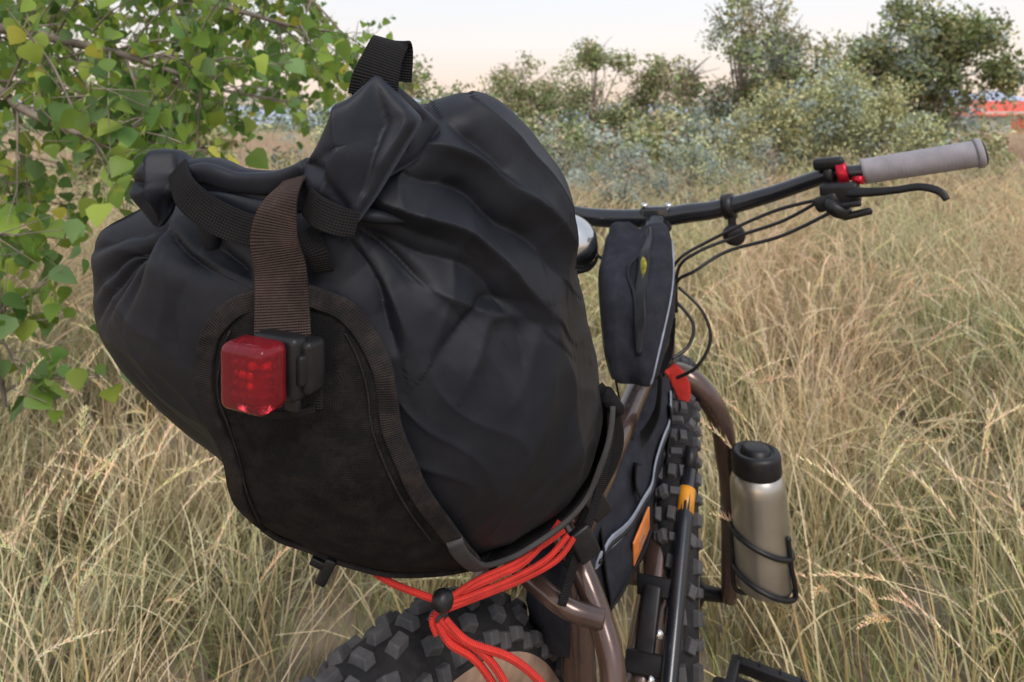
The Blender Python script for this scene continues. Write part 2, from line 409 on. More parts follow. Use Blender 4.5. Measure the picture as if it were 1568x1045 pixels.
ribbon('tail_strap', [(-.137,.436,1.114),(-.1365,.420,1.1165),(-.1375,.405,1.112),(-.1415,.397,1.099),(-.145,.398,1.080),(-.1425,.402,1.060),(-.1415,.402,1.035),(-.1405,.400,1.018),(-.1400,.398,1.010)],
       [(1,0,0),(1,0,.1),(1,0,.4),(1,0,.4),(1,0,.1),(1,0,0),(1,0,0),(1,0,0),(1,0,0)], [.014,.015,.017,.023,.029,.032,.034,.035,.036], .0026, M_webd, seat_bag, k=10, p=.25)
ribbon('light_loop', [(-.163,.397,1.011),(-.150,.392,1.0125),(-.132,.393,1.0130),(-.123,.398,1.0120)], (0, -.3, 1), .007, .0035, M_webd, seat_bag)
ribbon('light_loop_side', [(-.126,.398,1.012),(-.1225,.400,.995),(-.1225,.403,.974)], (1, 0, 0), .012, .003, M_web, seat_bag)
ribbon('light_loop_bottom', [(-.150,.398,.9735),(-.136,.397,.9735),(-.121,.402,.9745)], (0, -.2, 1), .005, .003, M_web, seat_bag)

# rear light
rl = empty('bicycle_tail_light')
lens = bpy.data.materials.new('red_lens'); lens.use_nodes = True
b = lens.node_tree.nodes['Principled BSDF']; b.inputs['Base Color'].default_value = (.55, .045, .07, 1); b.inputs['Roughness'].default_value = .16
b.inputs['Transmission Weight'].default_value = .80; b.inputs['IOR'].default_value = 1.33
nt = lens.node_tree; t_ = nd(nt, 'ShaderNodeTexNoise'); t_.inputs['Scale'].default_value = 180
tcx = nd(nt, 'ShaderNodeTexCoord'); nt.links.new(tcx.outputs['Object'], t_.inputs['Vector'])
bpn = nd(nt, 'ShaderNodeBump'); bpn.inputs['Strength'].default_value = .3; bpn.inputs['Distance'].default_value = .001
nt.links.new(t_.outputs['Fac'], bpn.inputs['Height']); nt.links.new(bpn.outputs[0], b.inputs['Normal'])
M_inner = mat('red_reflector', (.19, .010, .018), .35, metal=.2, var=.7, nscale=170)
M_led = mat('led_red', (.60, .03, .04), .3, var=.5, nscale=200)
r_ = np.array([.905, -.42, 0])
LM = frame((-.1495, .378, 1.0050), r_, za=(-.03, 0, 1))
def off(M, x, y, z): return M @ Matrix.Translation((x, y, z))
rbox('lens', (.035, .022, .0395), LM, lens, rl, bev=.006, seg=5)
rbox('reflector', (.029, .007, .033), off(LM, 0, .006, 0), M_inner, rl, bev=.003)
for i in range(5):
    for j in range(5):
        jx = rnd.uniform(-.001, .001)
        lathe('facet_%d_%d' % (i, j), [(.0028, 0), (.0022, .0012), (.0001, .0020)], LM @ Vector((-.0115+i*.0058+jx, .0025, -.0118+j*.0058)), -np.array(LM.col[1][:3]), M_led if (i, j) in ((2, 2), (2, 1), (1, 2), (3, 3), (2, 3)) else M_inner, rl, n=6)
rbox('housing', (.035, .014, .039), off(LM, .003, .018, 0), M_blk, rl, bev=.005, seg=4)
rbox('clip', (.014, .016, .032), off(LM, .019, .025, 0), M_blk, rl, bev=.004, seg=4)
rbox('button', (.006, .008, .018), off(LM, .021, .017, 0), M_blk, rl, bev=.002, seg=3)
rbox('clip_tongue', (.010, .004, .010), off(LM, .014, .016, -.020), M_blk, rl, bev=.001)

# right side compression straps and buckles
ribbon('side_compression_strap', [(.078,.60,.905),(.091,.615,.885),(.100,.63,.850),(.098,.635,.825),(.084,.64,.790),(.066,.63,.760),(.052,.61,.735)],
       [(.8,.5,.4),(.8,.5,.3),(.9,.4,0),(.9,.4,-.2),(.8,.4,-.5),(.8,.4,-.5),(.8,.4,-.5)], [.018,.018,.018,.017,.015,.013,.010], .003, M_web, seat_bag)
ribbon('side_strap_tail', [(.095,.625,.860),(.086,.612,.825),(.076,.61,.79),(.060,.60,.755),(.045,.59,.715)], (.8, .3, -.4), .009, .0025, M_web, seat_bag)
rbox('ladder_buckle', (.020, .008, .026), frame((.080, .615, .792), (.8, .3, .5), za=(-.4, 0, 1)), M_blk, seat_bag, bev=.002)
rbox('side_release_buckle', (.022, .010, .030), frame((.066, .600, .765), (.8, .3, .4), za=(-.3, 0, 1)), M_blk, seat_bag, bev=.003)
tube('strap_roll_end', [(.086,.600,.902),(.098,.612,.882)], .008, M_web, seat_bag, k=2)
rbox('under_buckle', (.009, .012, .022), frame((-.143, .505, .806), (1, 0, -.5), za=(.3, 0, 1)), M_blk, seat_bag, bev=.002)
rbox('under_buckle_tab', (.012, .006, .006), frame((-.149, .502, .813), (1, 0, -.5)), M_blk, seat_bag, bev=.001)
# red shock cord lacing
rc = empty('red_elastic_cord')
cp = [
 [(-.130,.535,.805),(-.118,.525,.796),(-.095,.515,.788),(-.060,.505,.782),(-.054,.500,.779)],
 [(-.056,.500,.780),(-.03,.52,.775),(.0,.55,.767),(.030,.57,.770),(.050,.58,.785)],
 [(-.054,.500,.782),(-.03,.525,.782),(.0,.55,.779),(.028,.57,.783),(.046,.575,.793)],
 [(-.052,.500,.778),(-.02,.53,.769),(.01,.56,.760),(.040,.58,.763),(.056,.59,.776)],
 [(-.040,.515,.781),(-.01,.54,.777),(.01,.555,.777),(.03,.57,.787),(.042,.575,.800)],
 [(-.055,.500,.780),(-.060,.492,.776),(-.056,.488,.768)]]
for i, p in enumerate(cp): tube('lacing_%d' % (i+1), p, .0026, M_red, rc, k=10)
tube('loose_end_1', [(-.054,.490,.778),(-.042,.485,.770),(-.023,.478,.764),(-.0066,.476,.745),(.004,.48,.71),(.010,.49,.67)], .0029, M_red, rc, k=10)
tube('loose_end_2', [(-.050,.490,.778),(-.032,.480,.769),(-.002,.475,.762),(.0195,.475,.745),(.036,.48,.715),(.045,.49,.67)], .0029, M_red, rc, k=10)
tube('loose_end_3', [(-.056,.490,.776),(-.046,.483,.766),(-.028,.480,.757),(-.014,.478,.740),(-.004,.48,.715),(-.001,.48,.68)], .0029, M_red, rc, k=10)
lathe('cord_lock', [(.0001,-.007),(.004,-.0068),(.0072,-.004),(.008,.0),(.0072,.004),(.005,.0065),(.0001,.007)], (-.0515,.485,.796), (.6,-.6,.35), M_blk, rc)

# ------------------------------------------------------------------ bicycle
bike = empty('mountain_bike')
def wheel(pref, c, fwd, r=.372, rs=.036):
    fwd = Vector((fwd[0], fwd[1], 0)).normalized(); right = Vector((fwd.y, -fwd.x, 0))
    Mx = Matrix((right, fwd, Vector((0, 0, 1)))).transposed().to_4x4(); Mx.translation = Vector(c)
    h = .0072; rc_ = r-h-rs
    V = []; F = []; mi = []; n = 120; m_ = 26
    for i in range(n):
        a = 2*math.pi*i/n
        for j in range(m_):
            b = math.radians(-152+304*j/(m_-1))
            rr = rc_+rs*math.cos(b)*.95; x = rs*math.sin(b)
            V.append(Mx @ Vector((x, rr*math.sin(a), rr*math.cos(a))))
    for i in range(n):
        for j in range(m_-1):
            F.append((i*m_+j, i*m_+j+1, ((i+1) % n)*m_+j+1, ((i+1) % n)*m_+j))
            b = abs(-152+304*(j+.5)/(m_-1)); mi.append(1 if 82 < b < 136 else 0)
    mk(pref+'_tyre', V, F, None, bike, mats=[M_carc, M_tan], midx=mi)
    V = []; F = []; nk = 84
    def block(a, bdeg, sl, sw, hh, yaw):
        b = math.radians(bdeg)
        nx, nr_ = math.sin(b), math.cos(b)
        for zz, sc in ((-.002, 1.10), (hh, .84)):
            for (u, w) in ((-1, -1), (1, -1), (1, 1), (-1, 1)):
                du = u*sl/2*sc; dw = w*sw/2*sc
                du2 = du*math.cos(yaw)-dw*math.sin(yaw); dw2 = du*math.sin(yaw)+dw*math.cos(yaw)
                x = (rs+zz)*nx+dw2*nr_; rr = rc_+(rs*.95+zz)*nr_-dw2*nx
                aa = a+du2/rc_
                V.append(Mx @ Vector((x, rr*math.sin(aa), rr*math.cos(aa))))
        k = len(V)-8
        for f in ((0, 3, 2, 1), (4, 5, 6, 7), (0, 1, 5, 4), (1, 2, 6, 5), (2, 3, 7, 6), (3, 0, 4, 7)):
            F.append(tuple(k+q for q in f))
    for i in range(nk):
        a = 2*math.pi*i/nk
        if i % 2 == 0:
            block(a, -13, .016, .0115, h, .15); block(a, 13, .016, .0115, h, -.15)
            block(a, -60, .016, .012, h*.95, .0); block(a, 60, .016, .012, h*.95, 0)
        else:
            block(a, -3, .010, .018, h*.85, 0)
            block(a, -36, .015, .012, h, -.35); block(a, 36, .015, .012, h, .35)
            block(a, -66, .011, .014, h*.8, 0); block(a, 66, .011, .014, h*.8, 0)
    o = mk(pref+'_tread', V, F, M_rub, bike, smooth=False)
    bv = o.modifiers.new('b', 'BEVEL'); bv.width = .0012; bv.segments = 2
    V = []; F = []; prof = [(-.016, .316), (-.016, .300), (-.010, .292), (.010, .292), (.016, .300), (.016, .316)]
    for i in range(96):
        a = 2*math.pi*i/96
        for (x, rr) in prof: V.append(Mx @ Vector((x, rr*math.sin(a), rr*math.cos(a))))
    for i in range(96):
        for j in range(5): F.append((i*6+j, i*6+j+1, ((i+1) % 96)*6+j+1, ((i+1) % 96)*6+j))
    mk(pref+'_rim', V, F, M_bar, bike)
    V = []; F = []
    for i in range(32):
        a = 2*math.pi*i/32; sd = 1 if i % 2 else -1; a2 = a+(.5 if (i//2) % 2 else -.5)
        p = Vector((sd*.028, .025*math.sin(a2), .025*math.cos(a2))); q = Vector((sd*.004, .296*math.sin(a), .296*math.cos(a)))
        t = (q-p).normalized(); u = t.cross(Vector((1, 0, 0))).normalized()*.0011; w = t.cross(u).normalized()*.0011
        k = len(V)
        for e in (p, q):
            for s in (u, w, -u, -w): V.append(Mx @ (e+s))
        for j in range(4): F.append((k+j, k+(j+1) % 4, k+4+(j+1) % 4, k+4+j))
    mk(pref+'_spokes', V, F, M_blk, bike)
    lathe(pref+'_hub', [(.0001, -.07), (.01, -.07), (.012, -.04), (.028, -.032), (.028, -.026), (.016, -.02), (.016, .02), (.028, .026), (.028, .032), (.012, .04), (.01, .07), (.0001, .07)], c, right, M_blk, bike)
    return Mx
wheel('rear', (-.126, .472, .376), (.50, .866), r=.376, rs=.041)
FM = wheel('front', (.281, 1.095, .372), (.262, .965), rs=.028)
lathe('front_rotor', [(.055, -.001), (.085, -.001), (.085, .001), (.055, .001)], FM @ Vector((-.045, 0, 0)), FM.col[0][:3], M_sil, bike)

tube('top_tube', [(.225,1.03,.800),(.150,.86,.765),(.066,.67,.735)], .017, M_brz, bike)
tube('down_tube', [(.250,1.03,.700),(.20,.87,.60),(.145,.75,.50),(.085,.64,.34)], .021, M_brz, bike)
tube('head_tube', [(.238,1.055,.86),(.248,1.075,.70)], [.022,.024], M_brz, bike, k=2)
tube('seat_tube', [(.058,.69,.765),(.072,.665,.55),(.085,.64,.33)], .017, M_brz, bike)
tube('seat_post', [(.045,.71,.92),(.058,.69,.765)], .0155, M_blk, bike, k=2)
tube('right_seat_stay', [(.050,.66,.738),(.066,.630,.722),(.082,.605,.690),(.090,.580,.655),(.080,.55,.59),(.0,.48,.45),(-.060,.440,.375)], .0120, M_brz, bike)
tube('stay_bridge', [(-.010,.66,.722),(.020,.62,.716),(.050,.60,.706),(.082,.60,.695)], .0095, M_brz, bike)
tube('left_seat_stay', [(.040,.69,.742),(-.020,.70,.69),(-.09,.62,.55),(-.184,.508,.375)], .010, M_brz, bike)
tube('right_chain_stay', [(.085,.63,.33),(.03,.52,.34),(-.060,.440,.370)], .012, M_brz, bike)
tube('left_chain_stay', [(.075,.66,.33),(-.06,.60,.34),(-.184,.508,.370)], .012, M_brz, bike)
tube('seat_clamp', [(.0585,.69,.772),(.0588,.69,.755)], .021, M_blk, bike, k=2)
sp = [(.0,.70,.955),(.010,.73,.962),(.022,.77,.965),(.04,.84,.962),(.052,.90,.958),(.058,.93,.95)]
ribbon('saddle', sp, (.9, -.4, 0), [.09,.115,.10,.055,.038,.025], [.018,.03,.03,.028,.028,.018], M_blk, bike, p=.9)
tube('saddle_rails', [(.012,.72,.94),(.03,.74,.925),(.05,.82,.925),(.055,.88,.945)], .0035, M_sil, bike)
tube('fork_right_leg', [(.247,1.075,.728),(.269,1.045,.748),(.302,1.035,.727),(.330,1.035,.680),(.341,1.04,.62),(.350,1.045,.55),(.356,1.070,.372)], [.018,.019,.019,.018,.017,.016,.013], M_brz, bike, n=20)
tube('fork_left_leg', [(.247,1.080,.728),(.215,1.10,.72),(.200,1.11,.66),(.200,1.11,.55),(.206,1.115,.372)], [.018,.018,.017,.016,.013], M_brz, bike)
tube('front_axle', [(.204,1.116,.372),(.362,1.072,.372)], .008, M_blk, bike, k=2)
ribbon('red_fork_strap', [(.236,1.035,.755),(.250,1.020,.765),(.262,1.010,.745),(.268,1.010,.715)], (.8, -.2, .4), [.012,.022,.026,.014], .004, M_red, bike)
tube('steerer', [(.236,1.055,.86),(.226,1.055,.985)], .018, M_blk, bike, k=2)
tube('stem', [(.226,1.05,.965),(.240,1.085,.988)], [.021, .019], M_bar, bike, k=4)
rbox('stem_faceplate', (.050, .030, .042), frame((.240, 1.088, .992), (.954, -.3, .06)), M_bar, bike, bev=.006)
for dx in (-.02, .02):
    lathe('faceplate_bolt_%d' % (1 if dx < 0 else 2), [(.0001, .006), (.005, .006), (.006, .003), (.006, 0)], (.240+dx, 1.085, 1.012), (0, -.2, 1), M_sil, bike, n=12)
bar = [(-.165,1.106,1.117),(-.07,1.13,1.080),(.0,1.14,1.035),(.09,1.125,1.000),(.150,1.112,.990),(.235,1.09,.993),(.290,1.070,1.004),(.332,1.05,1.0135),(.400,1.01,1.041),(.4617,.95,1.076),(.4977,.92,1.083),(.615,.863,1.112)]
tube('handlebar', bar, [.011,.011,.012,.014,.0158,.0158,.0158,.0145,.0125,.0115,.011,.011], M_bar, bike, n=18)
g0 = np.array([.494,.922,1.0825]); g1 = np.array([.620,.860,1.112]); gd = norm(g1-g0); gl = np.linalg.norm(g1-g0)
gp = [(.015, 0), (.0180, .001), (.0180, .005)]
q = .008
while q < gl-.010:
    gp += [(.0177, q), (.0178, q+.001), (.0178, q+.003), (.0177, q+.004)]; q += .0048
gp += [(.0182, gl-.009), (.0196, gl-.006), (.0196, gl-.002), (.0180, gl)]
lathe('right_grip', gp, g0, gd, M_grip, bike)
lathe('grip_end_cap', [(.0180, gl-.001), (.0165, gl+.002), (.013, gl+.003), (.012, gl+.001), (.006, gl+.001), (.005, gl+.003), (.0001, gl+.003)], g0, gd, M_blk, bike)
h0 = np.array([-.165,1.106,1.117]); hd = norm(h0-np.array([-.07,1.13,1.080]))
lathe('left_grip', [(.015, -.10), (.0185, -.099), (.0180, -.05), (.0185, .02), (.017, .026), (.0001, .027)], h0, hd, M_grip, bike)
lathe('red_lock_ring', [(.012, -.007), (.0205, -.007), (.0215, -.004), (.0215, .004), (.0205, .007), (.012, .007)], (.474,.938,1.079), gd, M_redal, bike)
lathe('lever_clamp', [(.012, -.006), (.0195, -.006), (.0195, .006), (.012, .006)], (.463,.949,1.076), norm(gd+np.array([0,-.2,0])), M_blk, bike)
rbox('brake_reservoir', (.042, .018, .018), frame((.456, .940, 1.093), (.8, -.55, .12), za=(.1, -.3, 1)), M_blk, bike, bev=.006)
rbox('brake_body', (.050, .024, .032), frame((.460, .915, 1.052), (.8, -.6, .1), za=(.2, -.3, 1)), M_blk, bike, bev=.006)
lathe('shifter_drum', [(.0001, -.010), (.012, -.010), (.018, -.006), (.018, .006), (.013, .009), (.006, .010), (.0001, .008)], (.452,.908,1.034), (.3,-.5,.8), M_blk, bike)
rbox('shifter_paddle', (.040, .010, .010), frame((.474, .898, 1.026), (.9, -.3, .3)), M_blk, bike, bev=.004)
rbox('shifter_release', (.026, .008, .008), frame((.462, .890, 1.040), (.7, -.6, .2)), M_blk, bike, bev=.003)
rbox('shifter_body', (.034, .020, .022), frame((.444, .920, 1.040), (.7, -.5, .4)), M_blk, bike, bev=.006)
ribbon('brake_lever_blade', [(.455,.915,1.055),(.478,.880,1.058),(.500,.850,1.064),(.518,.830,1.070),(.533,.815,1.066),(.538,.808,1.056)], (.1, .3, 1), [.016,.013,.010,.010,.010,.008], .007, M_blk, bike, p=.8)
lathe('red_adjuster', [(.0001, -.006), (.006, -.006), (.006, .006), (.0001, .006)], (.480,.905,1.072), (.5,-.8,.1), M_redal, bike, n=16)
lathe('accessory_clamp', [(.014, -.008), (.0205, -.008), (.0205, .008), (.014, .008)], (.347,1.044,1.018), norm(np.array([.83,-.5,.2])), M_blk, bike)
rbox('accessory_arm', (.012, .010, .030), frame((.349, 1.036, .995), (1, 0, 0)), M_blk, bike, bev=.003)
lathe('accessory_knob', [(.0001, .009), (.012, .009), (.017, .005), (.017, -.005), (.012, -.008), (.0001, -.008)], (.350,1.030,.975), (0,-1,.1), M_blk, bike)
lathe('bell_dome', [(.0001, .046), (.016, .044), (.032, .034), (.043, .018), (.047, .0), (.045, -.004)], (.082,.97,.970), (.35,-.55,.75), M_sil, bike)
lathe('bell_base', [(.0001, -.026), (.03, -.024), (.045, -.012), (.050, -.003), (.050, .002), (.044, .003)], (.082,.97,.970), (.35,-.55,.75), M_blk, bike)
tube('bell_mount', [(.082,.98,.955),(.100,1.05,.97),(.11,1.115,.995)], .007, M_blk, bike)
for i, p in enumerate([
 [(.438,.93,1.040),(.400,.97,1.005),(.345,1.01,.975),(.290,1.02,.950),(.262,1.03,.92),(.262,1.04,.85)],
 [(.445,.915,1.025),(.395,.96,.985),(.330,1.00,.955),(.280,1.00,.925),(.256,1.02,.90),(.262,1.06,.83),(.26,1.08,.75)],
 [(.440,.92,1.045),(.39,.98,1.018),(.31,1.03,.965),(.262,1.04,.93),(.245,1.06,.87)],
 [(.255,1.0,.90),(.285,.98,.870),(.295,.97,.83),(.275,.97,.79),(.250,.99,.765)],
 [(.250,.99,.88),(.272,.98,.85),(.262,.97,.82),(.235,.96,.805)],
 [(.10,1.08,.965),(.14,1.02,.94),(.2,1.03,.90)]]):
    tube('cable_%d' % (i+1), p, .0026, M_cable, bike, n=8)
tube('pump_barrel', [(.243,.895,.675),(.171,.715,.530),(.16,.69,.505)], .0100, M_bar, bike, k=3, n=18)
tube('pump_shaft', [(.250,.91,.700),(.243,.895,.675)], .0080, M_blk, bike, k=2)
tube('pump_yellow_band', [(.2355,.877,.660),(.2265,.854,.641)], .0108, M_pumpy, bike, k=2)
for i, (x, y, z) in enumerate([(.182,.80,.582), (.158,.745,.533)]):
    rbox('cage_mount_%d' % (i+1), (.055, .020, .022), frame((x, y, z), (.9, -.4, .1), za=(.3, .6, 1)), M_blk, bike, bev=.003)
rbox('mount_plate', (.020, .010, .085), frame((.160, .765, .560), (.9, -.4, .0), za=(.3, .6, .8)), M_blk, bike, bev=.003)
for i, (x, y, z) in enumerate([(.166,.735,.575), (.152,.715,.540)]):
    lathe('mount_bolt_%d' % (i+1), [(.0001, .003), (.004, .003), (.005, 0)], (x, y, z), (.3, -.9, .3), M_sil, bike, n=12)
PMx = frame((.300, .770, .474), (.88, -.47, 0))
for i, (sx_, sy_, px_, py_) in enumerate([(.085,.012,0,.034),(.085,.012,0,-.034),(.012,.075,.040,0),(.012,.075,-.040,0)]):
    rbox('pedal_frame_%d' % (i+1), (sx_, sy_, .016), off(PMx, px_, py_, .0003*i), M_blk, bike, bev=.003)
rbox('pedal_axle_body', (.080, .018, .014), PMx, M_blk, bike, bev=.005)
for i in range(8):
    pp = PMx @ Vector((-.036+.024*(i % 4), .034 if i < 4 else -.034, .008))
    lathe('pedal_pin_%d' % (i+1), [(.0001, .005), (.0015, .005), (.0015, 0)], pp, (0, 0, 1), M_blk, bike, n=6)
tube('right_crank', [(.165,.60,.335),(.215,.70,.42),(.255,.79,.474)], [.015,.012,.012], M_blk, bike, k=4)
lathe('chainring', [(.03, -.002), (.07, -.002), (.074, 0), (.07, .002), (.03, .002)], (.135,.61,.335), (.88,-.47,0), M_blk, bike)

# frame bag
fb = empty('frame_bag')
def slab(name, face, th, right, m, parent, puff=.012, res=12):
    P = cr(np.array(face), 6, closed=True); c = P.mean(0); right = norm(np.array(right, float)); n = len(P)
    V = []; F = []; prof = []
    for s in (1, -1):
        seq = [(i/res) for i in range(res+1)]
        for a in (seq if s == 1 else seq[::-1]):
            prof.append((a, s*(th/2+puff*(1-a**2)) if a < 1 else s*(th/2-.006)))
    for (a, h) in prof:
        a2 = 1.0 if a == 1 else a*.97
        for p in P:
            q = c+(p-c)*max(a2, .001)+right*h
            q = q+right*(.009*noise.noise(Vector(q*18))+.004*noise.noise(Vector(q*45)))
            V.append(q)
    for i in range(len(prof)-1):
        for j in range(n): F.append((i*n+j, i*n+(j+1) % n, (i+1)*n+(j+1) % n, (i+1)*n+j))
    return mk(name, V, F, m, parent, uv=[(v[1], v[2]) for v in V]), V, F
RT = (.85, -.52, 0)
o_, fV, fF = slab('bag_body', [(.220,1.0,.765),(.226,1.01,.72),(.208,.97,.665),(.167,.90,.60),(.110,.80,.575),(.056,.70,.585),(.036,.665,.625),(.036,.67,.70),(.098,.78,.735),(.170,.90,.752)], .052, RT, M_tbag, fb)
fv = BVHTree.FromPolygons([Vector(v) for v in fV], fF)
RN = Vector(RT).normalized()
def fpath(pts, offs, k=6):
    Q = []
    for p in cr(np.array(pts), k):
        l, nn, i_, d_ = fv.find_nearest(Vector(p)+RN*.03)
        Q.append(np.array(l+RN*offs))
    Q = np.array(Q)
    for _ in range(3): Q[1:-1] = .5*Q[1:-1]+.25*(Q[2:]+Q[:-2])
    return Q
zz = [(.225,.97,.762),(.235,.95,.735),(.222,.91,.708),(.190,.86,.690),(.155,.81,.686),(.11,.74,.684),(.085,.70,.684)]
ribbon('zipper_tape', fpath(zz, .002), (0, -.45, 1), .020, .003, M_zip, fb, k=1)
ribbon('zipper_teeth', fpath(zz, .0045), (0, -.45, 1), .0045, .003, M_blk, fb, k=1)
c1 = fpath([(.165,.79,.652),(.166,.79,.652)], .004, 1)[0]
pr = (.50, .82, .30)
rbox('leather_patch', (.056, .0025, .036), frame(c1, pr, za=(0, -.2, 1)), M_lth, fb, bev=.001)
for i in range(3):
    rbox('patch_text_%d' % (i+1), (.030-.006*i, .0006, .0022), frame(np.array(c1)+np.array(RN)*.0016+np.array([0, 0, .008-.007*i]), pr, za=(0, -.2, 1)), M_bark, fb, bev=.0002, seg=1)
for i, pts in enumerate([[(.215,.94,.75),(.215,.935,.70),(.20,.91,.65)], [(.09,.715,.71),(.09,.715,.66),(.09,.72,.61)], [(.14,.80,.745),(.14,.80,.72),(.14,.80,.70)]]):
    ribbon('bag_strap_%d' % (i+1), fpath(pts, .0035), (0, 1, .1), .018, .003, M_web, fb, k=1)
tube('seam_piping', fpath([(.22,.985,.735),(.19,.93,.66),(.15,.86,.605),(.11,.78,.592),(.07,.70,.602)], .001), .0022, M_blk, fb, k=1, n=8)

# top tube bag
tb = empty('top_tube_bag')
secs = [((.156,.830,.820), .020, .016), ((.154,.836,.835), .031, .032), ((.160,.860,.865), .040, .042), ((.170,.895,.898), .048, .048), ((.180,.935,.930), .052, .046), ((.190,.972,.958), .049, .038), ((.197,1.000,.978), .044, .028), ((.200,1.010,.985), .036, .012)]
wx = np.array([.94, -.34, .02]); V = []; F = []; n = 48
cs = cr(np.array([s[0] for s in secs]), 8); hw = cr(np.array([[s[1]] for s in secs]), 8)[:, 0]; hh = cr(np.array([[s[2]] for s in secs]), 8)[:, 0]
T = norm(np.gradient(cs, axis=0)); uvt = []
for i in range(len(cs)):
    up = norm(np.cross(wx, T[i]))
    for j in range(n):
        a = 2*math.pi*j/n; c, s = math.cos(a), math.sin(a); p = .50
        x = math.copysign(abs(c)**p, c)*hw[i]; y = math.copysign(abs(s)**p, s)*hh[i]
        q = cs[i]+wx*x+up*y; q = q+up*(.010*noise.noise(Vector(q*22))+.004*noise.noise(Vector(q*50)))
        q = q-up*math.copysign(.012*math.exp(-(x/.008)**2), y)
        V.append(q); uvt.append((q[0], q[2]))
for i in range(len(cs)-1):
    for j in range(n): F.append((i*n+j, i*n+(j+1) % n, (i+1)*n+(j+1) % n, (i+1)*n+j))
F.append(tuple(range(n))); F.append(tuple(range((len(cs)-1)*n, len(cs)*n)))
tbo = mk('bag_body', V, F, M_tbag, tb, uv=uvt)
tv = BVHTree.FromPolygons([Vector(v) for v in V], F)
def tsnap(pts, off, k=8):
    Q = []; N2 = []
    for p in cr(np.array(pts), k):
        l, nn, i_, d = tv.find_nearest(Vector(p))
        if nn.dot(l-Vector((.175, .93, .90))) < 0: nn = -nn
        Q.append(np.array(l+nn*off)); N2.append(np.array(nn))
    Q = np.array(Q); N2 = np.array(N2)
    for _ in range(4): Q[1:-1] = .5*Q[1:-1]+.25*(Q[2:]+Q[:-2]); N2[1:-1] = norm(.5*N2[1:-1]+.25*(N2[2:]+N2[:-2]))
    return Q, np.cross(N2, norm(np.gradient(Q, axis=0)))
zl = [(.195,.96,1.01),(.183,.92,.985),(.172,.88,.955),(.160,.83,.91),(.152,.80,.87)]
Q, Sd = tsnap(zl, .001); ribbon('zipper_opening', Q, Sd, np.sin(np.linspace(.3, 2.9, len(Q)))*.018+.002, .003, M_blk, tb, k=1)
Q, Sd = tsnap([(.179,.90,.968),(.175,.885,.960),(.170,.87,.95)], .0015)
ribbon('lining', Q, Sd, np.sin(np.linspace(0, math.pi, len(Q)))*.009+.001, .004, M_yel, tb, k=1, wob=.01)
for nm, dx, mm in (('left_zip_edge', -.010, M_tbag), ('right_zip_edge', .010, M_tbag)):
    Q, Sd = tsnap([(a+dx*(1 if 0 < i < 4 else .3), b, c) for i, (a, b, c) in enumerate(zl)], .001)
    tube(nm, Q, .0024, mm, tb, k=1, n=8)
for nm, dx in (('right_piping', .046), ('left_piping', -.046)):
    Q, Sd = tsnap([(a+dx*.94, b-dx*.34, c-.02) for a, b, c in [(.197,.975,1.00),(.185,.92,.97),(.172,.87,.93),(.158,.815,.875),(.152,.80,.835)]], .0005)
    tube(nm, Q, .0015, M_zip if dx > 0 else M_blk, tb, k=1, n=8)
for i, (a, b, c) in enumerate([(.165,.858,.80), (.205,.95,.85)]):
    ribbon('mount_strap_%d' % (i+1), [(a-.03,b,c+.02),(a-.02,b-.015,c-.03),(a,b-.01,c-.06),(a+.025,b,c-.03),(a+.03,b,c+.02)], (0,.7,.3), .018, .003, M_web, tb)

# bottle in fork cage
wb = empty('water_bottle')
ax = np.array([.06, -.02, -1.]); base = np.array([.366, .985, .672])
axn = norm(-ax); bb = base-axn*.217
lathe('bottle_body', [(.0001, 0), (.034, .0), (.039, .004), (.040, .012), (.040, .146), (.0395, .157), (.036, .167), (.031, .173)], bb, axn, M_btl, wb)
lathe('bottle_cap', [(.031, .169), (.035, .171), (.036, .175), (.036, .197), (.034, .202), (.028, .204), (.026, .201), (.023, .199), (.021, .201), (.020, .207), (.012, .209), (.0001, .209)], bb, axn, M_blk, wb)
cg = empty('bottle_cage')
def P3(h, ang, r=.0425):
    u = norm(np.cross(axn, [0, 1, 0])); w = np.cross(axn, u)
    return tuple(bb+axn*h+r*(u*math.cos(ang)+w*math.sin(ang)))
for i, hgt in enumerate((.070, .012)):
    tube('cage_ring_%d' % (i+1), [P3(hgt+.018*math.cos(a), a) for a in np.linspace(0, 2*math.pi, 17)], .0038, M_blk, cg, n=10)
for i, a in enumerate((2.3, 3.6, 5.9)):
    tube('cage_arm_%d' % (i+1), [P3(.09, a), P3(.05, a+.1), P3(-.004, a+.25), P3(-.008, a+.3, .01)], .0035, M_blk, cg, n=10)
rbox('cage_spine', (.016, .008, .13), frame((.354, 1.020, .56), (1, 0, .1), za=(-.05, -.05, 1)), M_blk, cg, bev=.002)

